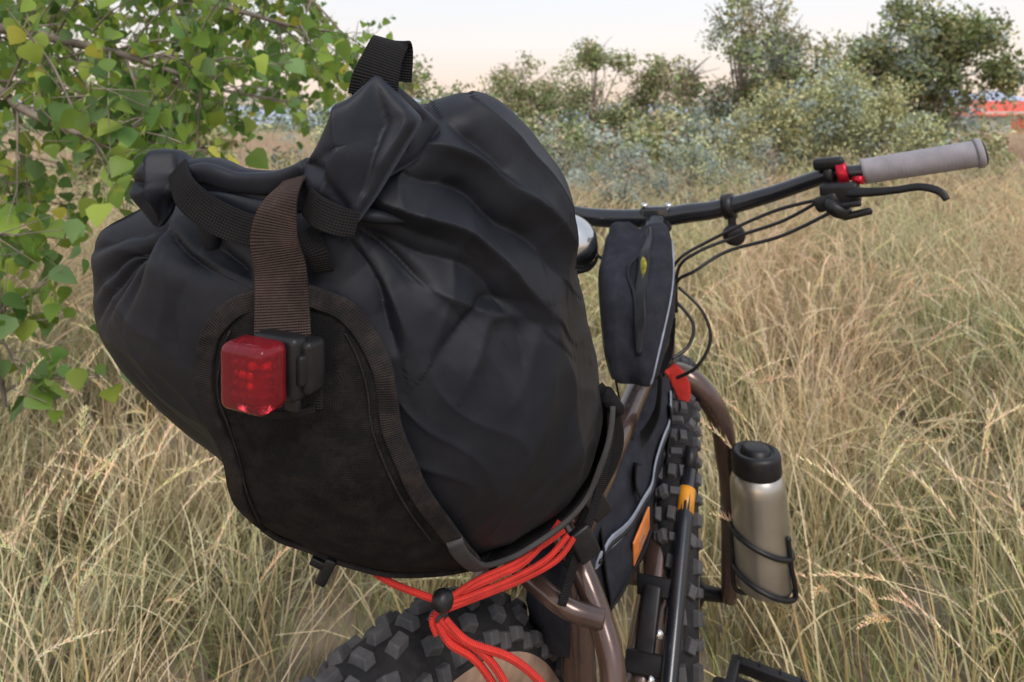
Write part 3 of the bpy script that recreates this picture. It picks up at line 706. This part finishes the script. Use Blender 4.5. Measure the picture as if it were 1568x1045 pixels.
# ------------------------------------------------------------------ vegetation
def veg_mat(name, trans=.35, rough=.6, patch=None):
    m = bpy.data.materials.new(name); m.use_nodes = True; nt = m.node_tree; L = nt.links.new
    b = nt.nodes['Principled BSDF']; out = nt.nodes['Material Output']
    at = nd(nt, 'ShaderNodeAttribute', attribute_name='Col')
    col = at.outputs['Color']
    if patch:
        ge = nd(nt, 'ShaderNodeNewGeometry')
        ns = nd(nt, 'ShaderNodeTexNoise'); ns.inputs['Scale'].default_value = patch[0]; ns.inputs['Detail'].default_value = 3
        L(ge.outputs['Position'], ns.inputs['Vector'])
        rp = nd(nt, 'ShaderNodeValToRGB')
        rp.color_ramp.elements[0].position = .38; rp.color_ramp.elements[0].color = (*patch[1], 1)
        rp.color_ramp.elements[1].position = .60; rp.color_ramp.elements[1].color = (*patch[2], 1)
        L(ns.outputs['Fac'], rp.inputs[0])
        v2 = nd(nt, 'ShaderNodeVectorMath', operation='MULTIPLY'); L(col, v2.inputs[0]); L(rp.outputs[0], v2.inputs[1]); col = v2.outputs[0]
    L(col, b.inputs['Base Color']); b.inputs['Roughness'].default_value = rough
    b.inputs['Specular IOR Level'].default_value = .25
    if trans > 0:
        tr = nd(nt, 'ShaderNodeBsdfTranslucent'); L(col, tr.inputs['Color'])
        mx = nd(nt, 'ShaderNodeMixShader'); mx.inputs[0].default_value = trans
        L(b.outputs[0], mx.inputs[1]); L(tr.outputs[0], mx.inputs[2]); L(mx.outputs[0], out.inputs['Surface'])
    return m
M_grass = veg_mat('grass_blades', trans=0, rough=.8, patch=(1.1, (.84, .98, .80), (1.12, 1.0, .94)))
M_grassf = veg_mat('field_grass_blades', trans=0, rough=.85, patch=(.30, (.90, .98, .86), (1.10, .95, .95)))
M_leaf = veg_mat('cottonwood_leaves', trans=.4, rough=.4)
M_leafbg = veg_mat('distant_leaves', trans=0)

def merged(name, inst, srcs, m, parent=None, link=True, smooth=False):
    Vs = []; Cs_ = []; Lq = []; Lt = []; base = 0
    for (p, r, s, i, cm) in inst:
        sv, sc, fq, ft = srcs[i]
        R = np.array(Euler(r).to_matrix())*s
        Vs.append(sv @ R.T+np.array(p)); c = sc.copy(); c[:, :3] *= cm; Cs_.append(c)
        if len(fq): Lq.append(fq+base)
        if len(ft): Lt.append(ft+base)
        base += len(sv)
    V = np.concatenate(Vs).astype(np.float32); Cc = np.concatenate(Cs_).astype(np.float32)
    Q = np.concatenate(Lq) if Lq else np.zeros((0, 4), int); Tt = np.concatenate(Lt) if Lt else np.zeros((0, 3), int)
    me = bpy.data.meshes.new(name); me.vertices.add(len(V)); me.vertices.foreach_set('co', V.ravel())
    nl = len(Q)*4+len(Tt)*3; me.loops.add(nl); me.loops.foreach_set('vertex_index', np.concatenate([Q.ravel(), Tt.ravel()]).astype(np.int32))
    me.polygons.add(len(Q)+len(Tt))
    ls = np.concatenate([np.arange(len(Q))*4, len(Q)*4+np.arange(len(Tt))*3]).astype(np.int32)
    me.polygons.foreach_set('loop_start', ls)
    if smooth: me.polygons.foreach_set('use_smooth', np.ones(len(ls), bool))
    me.update(calc_edges=True); me.validate()
    ca = me.color_attributes.new('Col', 'FLOAT_COLOR', 'POINT'); ca.data.foreach_set('color', Cc.ravel())
    me.materials.append(m)
    o = bpy.data.objects.new(name, me)
    if link: COL.objects.link(o)
    if parent: o.parent = parent
    return o

def src(V, F, Cc):
    return (np.array(V, float), np.array(Cc, float), np.array([f for f in F if len(f) == 4], int).reshape(-1, 4), np.array([f for f in F if len(f) == 3], int).reshape(-1, 3))

def scatter(name, pts, rot, scl, idx, objs, parent=None):
    coll = bpy.data.collections.new(name+'_src')
    for o in objs: coll.objects.link(o)
    me = bpy.data.meshes.new(name); me.from_pydata([tuple(p) for p in pts], [], [])
    a = me.attributes.new('rot', 'FLOAT_VECTOR', 'POINT'); a.data.foreach_set('vector', np.asarray(rot, np.float32).ravel())
    a = me.attributes.new('scl', 'FLOAT', 'POINT'); a.data.foreach_set('value', np.asarray(scl, np.float32))
    a = me.attributes.new('idx', 'INT', 'POINT'); a.data.foreach_set('value', np.asarray(idx, np.int32))
    o = bpy.data.objects.new(name, me); COL.objects.link(o)
    ng = bpy.data.node_groups.new(name+'_scatter', 'GeometryNodeTree')
    ng.interface.new_socket('Geometry', in_out='INPUT', socket_type='NodeSocketGeometry')
    ng.interface.new_socket('Geometry', in_out='OUTPUT', socket_type='NodeSocketGeometry')
    gi = ng.nodes.new('NodeGroupInput'); go = ng.nodes.new('NodeGroupOutput')
    ip = ng.nodes.new('GeometryNodeInstanceOnPoints'); ciN = ng.nodes.new('GeometryNodeCollectionInfo')
    ciN.inputs['Collection'].default_value = coll; ciN.inputs['Separate Children'].default_value = True; ciN.inputs['Reset Children'].default_value = True
    def na(nm, ty):
        q = ng.nodes.new('GeometryNodeInputNamedAttribute'); q.data_type = ty; q.inputs['Name'].default_value = nm
        return [s for s in q.outputs if s.name == 'Attribute' and s.enabled][0]
    L = ng.links.new
    L(gi.outputs[0], ip.inputs['Points']); L(ciN.outputs[0], ip.inputs['Instance'])
    ip.inputs['Pick Instance'].default_value = True
    L(na('idx', 'INT'), ip.inputs['Instance Index']); L(na('rot', 'FLOAT_VECTOR'), ip.inputs['Rotation']); L(na('scl', 'FLOAT'), ip.inputs['Scale'])
    L(ip.outputs[0], go.inputs[0])
    md = o.modifiers.new('scatter', 'NODES'); md.node_group = ng
    return o

STRAW = (.58, .465, .28); PALE = (.74, .65, .47); GREEN = (.29, .35, .15); BROWN = (.33, .225, .16); PINK = (.56, .42, .35); OLIVE = (.42, .41, .22); GREY = (.47, .42, .36)
def clump(n, rad, h0, h1, w, pal, seed, heads=0, lean=.55, seg=5, fluff=44):
    r = random.Random(seed); V = []; F = []; Cc = []
    for b in range(n):
        a = r.uniform(0, 6.283); d = rad*math.sqrt(r.random()); bx, by = d*math.cos(a), d*math.sin(a)
        az = a+r.gauss(0, .9); h = r.uniform(h0, h1)*(r.random()**.3); ln = lean*r.uniform(.2, 1.4); fz = az+1.57+r.gauss(0, .5)
        hd = b < heads
        if hd: h = h1*r.uniform(.95, 1.35); ln *= .6
        c = r.choice(pal); br = r.uniform(.7, 1.25); ww = w*r.uniform(.5, 1.3)*(.6 if hd else 1)
        k0 = len(V); pts = []
        drop = r.uniform(.05, .6)
        for k in range(seg+1):
            s = k/seg; hx = ln*h*s**1.9; z = h*(s-drop*.5*s**3)
            x = bx+math.cos(az)*hx+.012*math.sin(s*5+b); y = by+math.sin(az)*hx+.008*math.cos(s*6+b); pts.append((x, y, z))
            wd = ww*(1-s**2)*.5+.0004
            V.append((x-math.cos(fz)*wd, y-math.sin(fz)*wd, z)); V.append((x+math.cos(fz)*wd, y+math.sin(fz)*wd, z))
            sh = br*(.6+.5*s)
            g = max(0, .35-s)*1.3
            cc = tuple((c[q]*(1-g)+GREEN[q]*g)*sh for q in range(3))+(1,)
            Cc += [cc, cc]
        for k in range(seg): F.append((k0+2*k, k0+2*k+1, k0+2*k+3, k0+2*k+2))
        if hd:
            p0 = Vector(pts[-1]); p1 = Vector(pts[-2]); dv = (p0-p1).normalized(); ll = r.uniform(.08, .14)
            for e in range(fluff):
                s = e/fluff; q = p0+dv*(s*ll-.02)+Vector((math.cos(az), math.sin(az), -.5))*(.3*ll*s*s)
                ph = e*2.4; u = dv.orthogonal().normalized(); u = Matrix.Rotation(ph, 3, dv) @ u
                L_ = .015*math.sin(math.pi*min(1, s*.9+.12))+.002; wv = dv.cross(u)*.0014
                k0 = len(V); tp = q+dv*L_*.9+u*L_*.42
                V += [tuple(q-wv), tuple(q+wv), tuple(tp)]; F.append((k0, k0+1, k0+2))
                cc = tuple(PALE[m_]*r.uniform(.85, 1.15) for m_ in range(3))+(1,); Cc += [cc]*3
    return src(V, F, Cc)

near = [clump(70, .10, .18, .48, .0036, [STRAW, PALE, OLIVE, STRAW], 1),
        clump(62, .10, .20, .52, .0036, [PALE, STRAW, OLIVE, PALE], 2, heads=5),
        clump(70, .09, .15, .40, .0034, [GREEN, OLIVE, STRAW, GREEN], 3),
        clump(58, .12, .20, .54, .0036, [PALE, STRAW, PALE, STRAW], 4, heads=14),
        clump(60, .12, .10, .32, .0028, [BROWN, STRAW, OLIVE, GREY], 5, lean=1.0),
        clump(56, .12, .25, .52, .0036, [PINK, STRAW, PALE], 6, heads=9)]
farc = [clump(60, .25, .20, .48, .008, [PINK, STRAW, GREY], 11, seg=3, fluff=10),
        clump(60, .25, .20, .50, .008, [PINK, BROWN, GREY], 12, seg=3, heads=6, fluff=10),
        clump(60, .25, .15, .42, .008, [OLIVE, STRAW, GREEN], 13, seg=3),
        clump(60, .25, .25, .55, .008, [PALE, PINK, STRAW], 14, seg=3, heads=10, fluff=10)]

def gz(x, y):
    d = math.hypot(x, y)
    return .22*noise.noise(Vector((x*.12, y*.12, 0)))*min(1, max(0, (d-6)/8))

def tile(name, size, n, srcs, weights, seed, m, smin, smax):
    r = random.Random(seed); inst = []
    for _ in range(n):
        x, y = r.uniform(-.5, .5)*size, r.uniform(-.5, .5)*size
        cm = r.uniform(.65, 1.2)
        inst.append(((x, y, -.01), (r.gauss(0, .12), r.gauss(0, .12), r.uniform(0, 6.28)), r.uniform(smin, smax), r.choices(range(len(srcs)), weights)[0], np.array([cm, cm*r.uniform(.95, 1.05), cm*r.uniform(.9, 1.1)])))
    return merged(name, inst, srcs, m, link=False)
TS = .8
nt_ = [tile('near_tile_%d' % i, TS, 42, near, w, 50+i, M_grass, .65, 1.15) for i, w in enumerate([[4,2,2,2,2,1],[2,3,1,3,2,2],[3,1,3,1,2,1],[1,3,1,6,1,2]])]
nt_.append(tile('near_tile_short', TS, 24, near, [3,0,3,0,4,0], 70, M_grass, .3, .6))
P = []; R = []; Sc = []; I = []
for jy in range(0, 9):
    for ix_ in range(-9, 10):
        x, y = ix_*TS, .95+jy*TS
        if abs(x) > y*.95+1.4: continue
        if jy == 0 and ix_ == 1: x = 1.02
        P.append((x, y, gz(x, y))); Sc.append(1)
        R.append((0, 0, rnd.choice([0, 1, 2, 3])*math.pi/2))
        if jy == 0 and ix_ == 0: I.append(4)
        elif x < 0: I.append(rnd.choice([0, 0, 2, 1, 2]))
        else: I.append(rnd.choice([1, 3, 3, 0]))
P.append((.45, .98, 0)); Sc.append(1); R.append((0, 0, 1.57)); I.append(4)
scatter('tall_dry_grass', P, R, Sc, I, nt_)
TF = 3.0
ft_ = [tile('far_tile_%d' % i, TF, 170, farc, w, 80+i, M_grassf, .8, 1.25) for i, w in enumerate([[3,2,1,2],[2,4,1,1],[2,1,4,1],[3,2,0,4]])]
P = []; R = []; Sc = []; I = []
for jy in range(0, 15):
    for ix_ in range(-16, 17):
        x, y = ix_*TF, .95+8.5*TS+TF/2+jy*TF
        if abs(x) > y*.95+3: continue
        P.append((x, y, gz(x, y)-.02)); Sc.append(1); R.append((0, 0, rnd.choice([0, 1, 2, 3])*math.pi/2)); I.append(rnd.choice([0, 1, 3, 1, 0, 2]))
scatter('field_grass', P, R, Sc, I, ft_)

# ground
xs = sorted(set([-3000, -1500, -700, -300, -150, -80]+list(np.linspace(-45, 45, 91))+[80, 150, 300, 700, 1500, 3000]))
ys = sorted(set([-300, -100, -30, -10]+list(np.linspace(-5, 60, 90))+[80, 120, 200, 400, 800, 1600, 3500]))
V = [(x, y, gz(x, y) if abs(x) < 46 and -6 < y < 61 else 0) for y in ys for x in xs]; nx = len(xs)
F = [(j*nx+i, j*nx+i+1, (j+1)*nx+i+1, (j+1)*nx+i) for j in range(len(ys)-1) for i in range(nx-1)]
M_gr = bpy.data.materials.new('dry_soil_and_thatch'); M_gr.use_nodes = True; nt = M_gr.node_tree; L = nt.links.new
tc = nd(nt, 'ShaderNodeTexCoord'); n1 = nd(nt, 'ShaderNodeTexNoise'); n1.inputs['Scale'].default_value = 6; n1.inputs['Detail'].default_value = 10
L(tc.outputs['Object'], n1.inputs['Vector']); rp = nd(nt, 'ShaderNodeValToRGB')
rp.color_ramp.elements[0].position = .35; rp.color_ramp.elements[0].color = (.15, .12, .08, 1)
rp.color_ramp.elements[1].position = .7; rp.color_ramp.elements[1].color = (.40, .32, .23, 1)
L(n1.outputs['Fac'], rp.inputs[0]); L(rp.outputs[0], nt.nodes['Principled BSDF'].inputs['Base Color']); nt.nodes['Principled BSDF'].inputs['Roughness'].default_value = .95
mk('ground', V, F, M_gr)

def leafsrc(size, c, seed):
    r = random.Random(seed)
    o = [(.02, 0), (.34, .05), (.52, .28), (.44, .50), (.24, .78), (.01, 1.05)]
    Vv = []; F = []
    for k, (w, t) in enumerate(o):
        zc = -.14*t*t; z = zc+.22*w+.03*r.uniform(-1, 1)
        Vv += [(-w*size, t*size, z*size), (0, t*size, zc*size), (w*size, t*size, z*size)]
    for k in range(5):
        F += [(3*k, 3*k+1, 3*k+4, 3*k+3), (3*k+1, 3*k+2, 3*k+5, 3*k+4)]
    k = len(Vv); Vv += [(-.015*size, 0, 0), (.015*size, 0, 0), (.01*size, -.6*size, .12*size), (-.01*size, -.6*size, .12*size)]; F.append((k, k+1, k+2, k+3))
    return src(Vv, F, [c]*len(Vv))
LG = [(.18, .30, .06, 1), (.25, .38, .07, 1), (.12, .23, .06, 1), (.34, .44, .08, 1), (.52, .50, .08, 1), (.19, .31, .12, 1)]
lsrc = [leafsrc(.043, c, i) for i, c in enumerate(LG)]
tree = empty('cottonwood_tree')
tube('trunk', [(-2.9,2.4,-.05),(-2.8,2.35,.8),(-2.75,2.3,1.6),(-2.9,2.3,2.6),(-2.8,2.4,4.0)], [.19,.15,.13,.11,.05], M_bark, tree)
linst = []
def leaf_at(p):
    cm = rnd.uniform(.65, 1.3)
    linst.append((tuple(p), (rnd.uniform(-2.3, -.5), rnd.gauss(0, .5), rnd.uniform(0, 6.28)), rnd.uniform(.6, 1.2), rnd.choices(range(6), [5, 5, 4, 4, .7, 3])[0], np.array([cm]*3)))
Tv = []; Tf = []
def addtube(path, r0, r1):
    Pp = cr(path, 3); n = 5; k0 = len(Tv); T_ = norm(np.gradient(Pp, axis=0))
    for i in range(len(Pp)):
        r = r0+(r1-r0)*i/(len(Pp)-1); A = norm(np.cross(T_[i], [.3, .2, .93])); B = np.cross(T_[i], A)
        for j in range(n):
            a = 6.283*j/n; Tv.append(tuple(Pp[i]+r*(A*math.cos(a)+B*math.sin(a))))
    for i in range(len(Pp)-1):
        for j in range(n): Tf.append((k0+i*n+j, k0+i*n+(j+1) % n, k0+(i+1)*n+(j+1) % n, k0+(i+1)*n+j))
def limb(path, r0, dens=1., ln=(.22, .5), start=.15):
    Pp = cr(np.array(path), 10); addtube(Pp[::3], r0, .004)
    tot = len(Pp)
    for i in range(int(tot*start), tot):
        for q in range(2 if rnd.random() < .6*dens else 1):
            if rnd.random() > dens: continue
            p = Pp[i]; d = norm(np.array([rnd.gauss(.45, .6), rnd.gauss(0, .6), rnd.gauss(-.05, .6)])); L_ = rnd.uniform(*ln)*(1.1-.5*i/tot)
            e = p+d*L_+np.array([0, 0, -.12*L_]); m_ = p+d*L_*.5+np.array([0, 0, .05*L_])
            addtube(np.array([p, m_, e]), .0035, .0012)
            for s in np.linspace(.2, 1, 6):
                pp = p*(1-s)**2+2*m_*s*(1-s)+e*s*s
                d2 = norm(d+np.array([rnd.gauss(0, .8), rnd.gauss(0, .8), rnd.gauss(-.1, .7)])); l2 = rnd.uniform(.06, .14)
                e2 = pp+d2*l2; addtube(np.array([pp, e2]), .0014, .0008)
                for u in (.3, .65, 1):
                    if rnd.random() < .9: leaf_at(pp+(e2-pp)*u+np.array([rnd.gauss(0, .012), rnd.gauss(0, .012), rnd.gauss(0, .012)]))
limb([(-2.8,2.35,1.5),(-1.7,2.0,1.62),(-1.1,1.9,1.55),(-.60,1.85,1.42)], .03)
limb([(-2.8,2.3,1.2),(-1.6,1.8,1.40),(-1.05,1.65,1.34),(-.72,1.55,1.24)], .025)
limb([(-2.75,2.3,1.0),(-1.5,1.7,1.26),(-1.1,1.5,1.17),(-.90,1.45,1.10)], .02, dens=.8)
limb([(-2.75,2.3,.9),(-1.7,1.9,1.10),(-1.4,1.7,.98),(-1.30,1.6,.88)], .02, dens=.38)
limb([(-1.5,1.7,1.2),(-1.15,1.3,1.05),(-1.0,1.25,.90),(-.95,1.2,.78),(-.93,1.2,.62)], .007, dens=.36, ln=(.06, .12), start=.45)
limb([(-2.85,2.4,2.0),(-2.0,2.8,1.9),(-1.4,2.8,1.72),(-.85,2.7,1.52)], .03, ln=(.3, .6))
limb([(-2.85,2.4,2.1),(-1.6,2.3,1.95),(-1.0,2.2,1.72),(-.65,2.15,1.55)], .03, ln=(.25, .5), dens=.8)
limb([(-2.8,2.4,1.4),(-2.2,2.9,1.45),(-1.6,3.0,1.35),(-1.0,2.9,1.25)], .03, ln=(.3, .6), dens=.9)
limb([(-2.8,2.4,1.6),(-2.2,3.2,1.7),(-1.4,3.3,1.60),(-.75,3.2,1.45)], .03, ln=(.3, .6), dens=.8)
mk('branches', Tv, Tf, M_bark, tree)
merged('leaves', linst, lsrc, M_leaf, tree, smooth=True)

def leafclump(n, rad, size, cols, seed):
    r = random.Random(seed); V = []; F = []; Cc = []
    for i in range(n):
        d = Vector((r.gauss(0, 1), r.gauss(0, 1), r.gauss(0, .8))); d = d.normalized()*rad*r.random()**.45
        u = Vector((r.gauss(0, 1), r.gauss(0, 1), r.gauss(0, 1))).normalized(); w = u.orthogonal().normalized(); s = size*r.uniform(.6, 1.3)
        k = len(V); V += [tuple(d-u*s), tuple(d+w*s*.55), tuple(d+u*s), tuple(d-w*s*.55)]; F.append((k, k+1, k+2, k+3))
        c = r.choice(cols); b_ = r.uniform(.6, 1.35); Cc += [(c[0]*b_, c[1]*b_, c[2]*b_, 1)]*4
    return src(V, F, Cc)
CG = [leafclump(38, .30, .055, [(.24, .30, .14), (.28, .35, .15)], 1),  # leaf colours paled and greyed, painting distance haze into the foliage
      leafclump(38, .30, .055, [(.34, .36, .17), (.44, .40, .20)], 2),
      leafclump(44, .28, .045, [(.38, .45, .39), (.32, .39, .36)], 3),
      leafclump(44, .28, .042, [(.55, .56, .28), (.46, .50, .29)], 4),
      leafclump(26, .30, .040, [(.45, .34, .28), (.38, .34, .25)], 5)]

def bgtree(name, x, y, h, r, kinds, n, low=.15, lobes=16, seed=1, bare=6, sc=(.7, 1.4)):
    global Tv, Tf
    rr = random.Random(seed); e = empty(name); z0 = gz(x, y)
    Lb = []
    for i in range(lobes):
        a = rr.uniform(0, 6.28); q = rr.uniform(.1, .9)*r; zc = z0+h*rr.uniform(low+.12, .86); lr_ = rr.uniform(.14, .34)*min(r, h*.6)
        q *= 1.1-.6*max(0, (zc-z0)/h-.5)
        Lb.append((x+q*math.cos(a), y+q*math.sin(a), zc, lr_))
    Lb.append((x+.1, y, z0+h*.86, .25*min(r, h*.5))); Lb.append((x-.2*r, y, z0+h*.74, .3*min(r, h*.5))); Lb.append((x+.25*r, y, z0+h*.70, .3*min(r, h*.5)))
    inst = []
    for i in range(n):
        l = rr.choice(Lb); d = Vector((rr.gauss(0, 1), rr.gauss(0, 1), rr.gauss(0, 1))).normalized()*(l[3]*(.4+.95*rr.random()))
        p = Vector(l[:3])+d
        if noise.noise(p*1.7+Vector((seed, 0, 0))) < -.18: continue
        if p.z < z0+.05: p.z = z0+.1
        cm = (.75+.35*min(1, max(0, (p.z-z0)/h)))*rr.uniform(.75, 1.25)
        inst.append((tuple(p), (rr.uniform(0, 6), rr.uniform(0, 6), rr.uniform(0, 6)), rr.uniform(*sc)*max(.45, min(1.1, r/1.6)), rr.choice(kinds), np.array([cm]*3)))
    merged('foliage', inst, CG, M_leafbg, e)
    Tv = []; Tf = []
    addtube(np.array([(x, y, z0-.1), (x+.1, y, z0+h*.3), (x, y, z0+h*.62)]), .022*h, .007*h)
    for l in Lb:
        s = rr.uniform(.15, .5)
        addtube(np.array([(x+.1*s, y, z0+h*s*.8), ((x+l[0])/2, (y+l[1])/2, (z0+h*s*.8+l[2])/2+.1), l[:3]]), .008*h, .002*h)
    for i in range(bare):
        l = rr.choice(Lb); d = Vector((rr.gauss(0, 1), rr.gauss(0, .6), rr.gauss(.5, .6))).normalized()*(l[3]+.12)*1.4
        addtube(np.array([l[:3], (l[0]+d.x*.5, l[1]+d.y*.5, l[2]+d.z*.6), (l[0]+d.x, l[1]+d.y, l[2]+d.z)]), .003*h, .0012*h)
    mk('trunk_and_limbs', Tv, Tf, M_bark, e)
bgtree('cottonwood_tree', 4.5, 13.0, 4.0, 1.15, [0, 1, 2, 4], 440, seed=32, bare=70, low=.1)
bgtree('cottonwood_tree', 5.7, 13.6, 3.2, 1.2, [0, 1, 2, 4], 420, seed=3, bare=50, low=.0)
bgtree('cottonwood_tree', 9.6, 15, 4.25, 1.6, [0, 0, 1, 2], 600, seed=4, bare=40, low=.05)
bgtree('cottonwood_tree', 8.3, 15.5, 3.5, 1.3, [0, 1, 2], 420, seed=14, bare=30, low=.0)
bgtree('cottonwood_tree', 1.55, 12.5, 2.75, .95, [0, 1, 0, 4], 380, seed=5, bare=30, low=.0)
bgtree('cottonwood_tree', .2, 13.5, 2.45, 1.0, [0, 1, 4], 330, seed=6, bare=20, low=.0)
bgtree('cottonwood_tree', 2.75, 12.8, 2.4, 1.0, [1, 0, 4, 4], 340, seed=7, bare=60, low=.0)
bgtree('cottonwood_tree', -2.6, 15, 2.5, 1.4, [0, 1], 300, seed=8, bare=6, low=.0)
bgtree('willow_shrub', 3.2, 8.2, 1.55, 1.0, [3, 1, 2], 420, seed=9, low=-.1, bare=24, sc=(.5, 1.0))
bgtree('willow_shrub', 4.3, 8.8, 1.90, 1.2, [3, 3, 2], 520, seed=10, low=-.1, bare=20, sc=(.5, 1.0))
bgtree('willow_shrub', 5.3, 9.4, 1.65, 1.0, [3, 3, 1], 400, seed=21, low=-.1, bare=16, sc=(.5, 1.0))
bgtree('willow_shrub', 2.5, 7.0, 1.0, .8, [3, 4, 2], 320, seed=12, low=-.1, bare=24, sc=(.4, .8))
bgtree('willow_shrub', 3.9, 6.9, .85, .8, [4, 3, 1], 260, seed=22, low=-.1, bare=24, sc=(.4, .8))
bgtree('sagebrush', .85, 5.2, .98, .6, [2, 2, 4], 340, seed=11, low=-.1, bare=40, sc=(.35, .7))
bgtree('sagebrush', .4, 7.0, 1.12, .8, [2, 2, 0], 320, seed=13, low=-.1, bare=30, sc=(.4, .8))
bgtree('sagebrush', 1.7, 6.4, 1.0, .8, [2, 2, 3], 340, seed=15, low=-.1, bare=36, sc=(.4, .8))
bgtree('willow_shrub', -4.6, 8, 1.6, 1.5, [0, 1, 3], 380, seed=16, low=-.1)
bgtree('willow_shrub', -2.2, 9, 1.2, 1.0, [1, 3, 2], 260, seed=17, low=-.1)
inst = []
for i in range(1500):
    x = rnd.uniform(-75, 85); y = rnd.uniform(46, 58); hmax = 4.4*(.55+.9*abs(noise.noise(Vector((x*.12, 0, 5)))))
    if 38 < x < 60: hmax = min(hmax, 1.9)
    cm = rnd.uniform(.8, 1.3)
    inst.append(((x, y, rnd.uniform(0, hmax)), (rnd.uniform(0, 6),)*3, rnd.uniform(2.2, 4) if not 36 < x < 60 else 1.5, rnd.choice([0, 0, 1, 2]), np.array([cm*.95, cm, cm*1.15])))
merged('distant_tree_line', inst, CG, M_leafbg)
inst = []
for i in range(1900):
    x = rnd.uniform(-1.5, 9.0); y = rnd.uniform(9.5, 12.5)+max(0, x-5)*.5; hmax = 1.30*(.7+.9*abs(noise.noise(Vector((x*.6, 0, 8)))))
    if x > 6.5 and rnd.random() < .5: continue
    cm = rnd.uniform(.7, 1.2)
    inst.append(((x, y, rnd.uniform(0, hmax)), (rnd.uniform(0, 6),)*3, rnd.uniform(.7, 1.2), rnd.choice([1, 2, 3, 4, 4, 0]), np.array([cm]*3)))
merged('shrub_thicket', inst, CG, M_leafbg)
V = []; F = []; n = 120
for i in range(n):
    x = -1600+3200*i/(n-1); h = 44+50*noise.noise(Vector((i*.09, 2, 0)))+18*noise.noise(Vector((i*.35, 2, 4))); h = max(12, h)
    if x > 900: h += 40*math.exp(-((x-1120)/120)**2)
    V += [(x, 1500, -5), (x, 1500+h*.3, h*.6), (x, 1500+h, h)]
for i in range(n-1):
    for j in range(2): F.append((i*3+j, (i+1)*3+j, (i+1)*3+j+1, i*3+j+1))
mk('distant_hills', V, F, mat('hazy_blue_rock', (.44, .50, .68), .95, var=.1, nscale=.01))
sh = empty('red_roof_shed')
M_rr = mat('red_metal_roof', (.75, .09, .05), .6); M_wl = mat('shed_wall', (.62, .58, .52), .8)
mk('walls', [(43.5,60,0),(56,60,0),(56,68,0),(43.5,68,0),(43.5,60,2.3),(56,60,2.3),(56,68,2.3),(43.5,68,2.3)], [(0,1,5,4),(1,2,6,5),(2,3,7,6),(3,0,4,7)], M_wl, sh, smooth=False)
mk('roof', [(43,59.5,1.9),(56.5,59.5,1.9),(56.5,68.5,1.9),(43,68.5,1.9),(45,64,3.4),(55,64,3.4)], [(0,1,5,4),(1,2,5),(2,3,4,5),(3,0,4)], M_rr, sh, smooth=False)
rbox('door', (2.2, .06, 1.7), frame((47, 59.96, .85), (1, 0, 0)), M_rr, sh, bev=.01)

# ------------------------------------------------------------------ light
w = bpy.data.worlds.new('World'); scene.world = w; w.use_nodes = True; nt = w.node_tree; L = nt.links.new
bg = nt.nodes['Background']
sky = nd(nt, 'ShaderNodeTexSky', sky_type='NISHITA'); sky.sun_disc = False
sky.sun_elevation = math.radians(12); sky.sun_rotation = math.radians(205); sky.air_density = 1.2; sky.dust_density = 2.0
tc = nd(nt, 'ShaderNodeTexCoord'); sx = nd(nt, 'ShaderNodeSeparateXYZ'); L(tc.outputs['Generated'], sx.inputs[0])
rp = nd(nt, 'ShaderNodeValToRGB'); cr_ = rp.color_ramp
cr_.elements[0].position = 0; cr_.elements[0].color = (.99, .68, .58, 1)
cr_.elements[1].position = 1; cr_.elements[1].color = (.80, .86, 1.0, 1)
for p_, c_ in ((.05, (1.0, .79, .69, 1)), (.12, (.97, .90, .88, 1)), (.22, (.88, .91, .99, 1))):
    e = cr_.elements.new(p_); e.color = c_
L(sx.outputs['Z'], rp.inputs[0])
vs = nd(nt, 'ShaderNodeVectorMath', operation='SCALE'); L(rp.outputs[0], vs.inputs[0]); vs.inputs['Scale'].default_value = 9.8
mx = nd(nt, 'ShaderNodeMix', data_type='RGBA'); mx.inputs['Factor'].default_value = .8
L(sky.outputs[0], mx.inputs[6]); L(vs.outputs[0], mx.inputs[7]); L(mx.outputs[2], bg.inputs['Color'])
bg.inputs['Strength'].default_value = .120
sd = bpy.data.lights.new('sun', 'SUN'); sd.energy = 2.0; sd.angle = math.radians(22); sd.color = (1, .91, .82)
so = bpy.data.objects.new('sun', sd); COL.objects.link(so)
el = math.radians(50); azv = math.radians(205)
d = Vector((-math.sin(azv)*math.cos(el), math.cos(azv)*math.cos(el), math.sin(el)))
so.rotation_euler = d.to_track_quat('Z', 'Y').to_euler()

# ------------------------------------------------------------------ camera
cd = bpy.data.cameras.new('camera'); cam = bpy.data.objects.new('camera', cd); COL.objects.link(cam)
cam.location = (0, 0, 1.15); cam.rotation_euler = (math.radians(90), 0, 0)
cd.sensor_width = 36; cd.lens = 22.96; cd.shift_y = -.212; cd.clip_start = .02; cd.clip_end = 6000
cd.dof.use_dof = True; cd.dof.focus_distance = .47; cd.dof.aperture_fstop = 11
scene.camera = cam
scene.view_settings.view_transform = 'Standard'; scene.view_settings.look = 'None'; scene.view_settings.exposure = 0
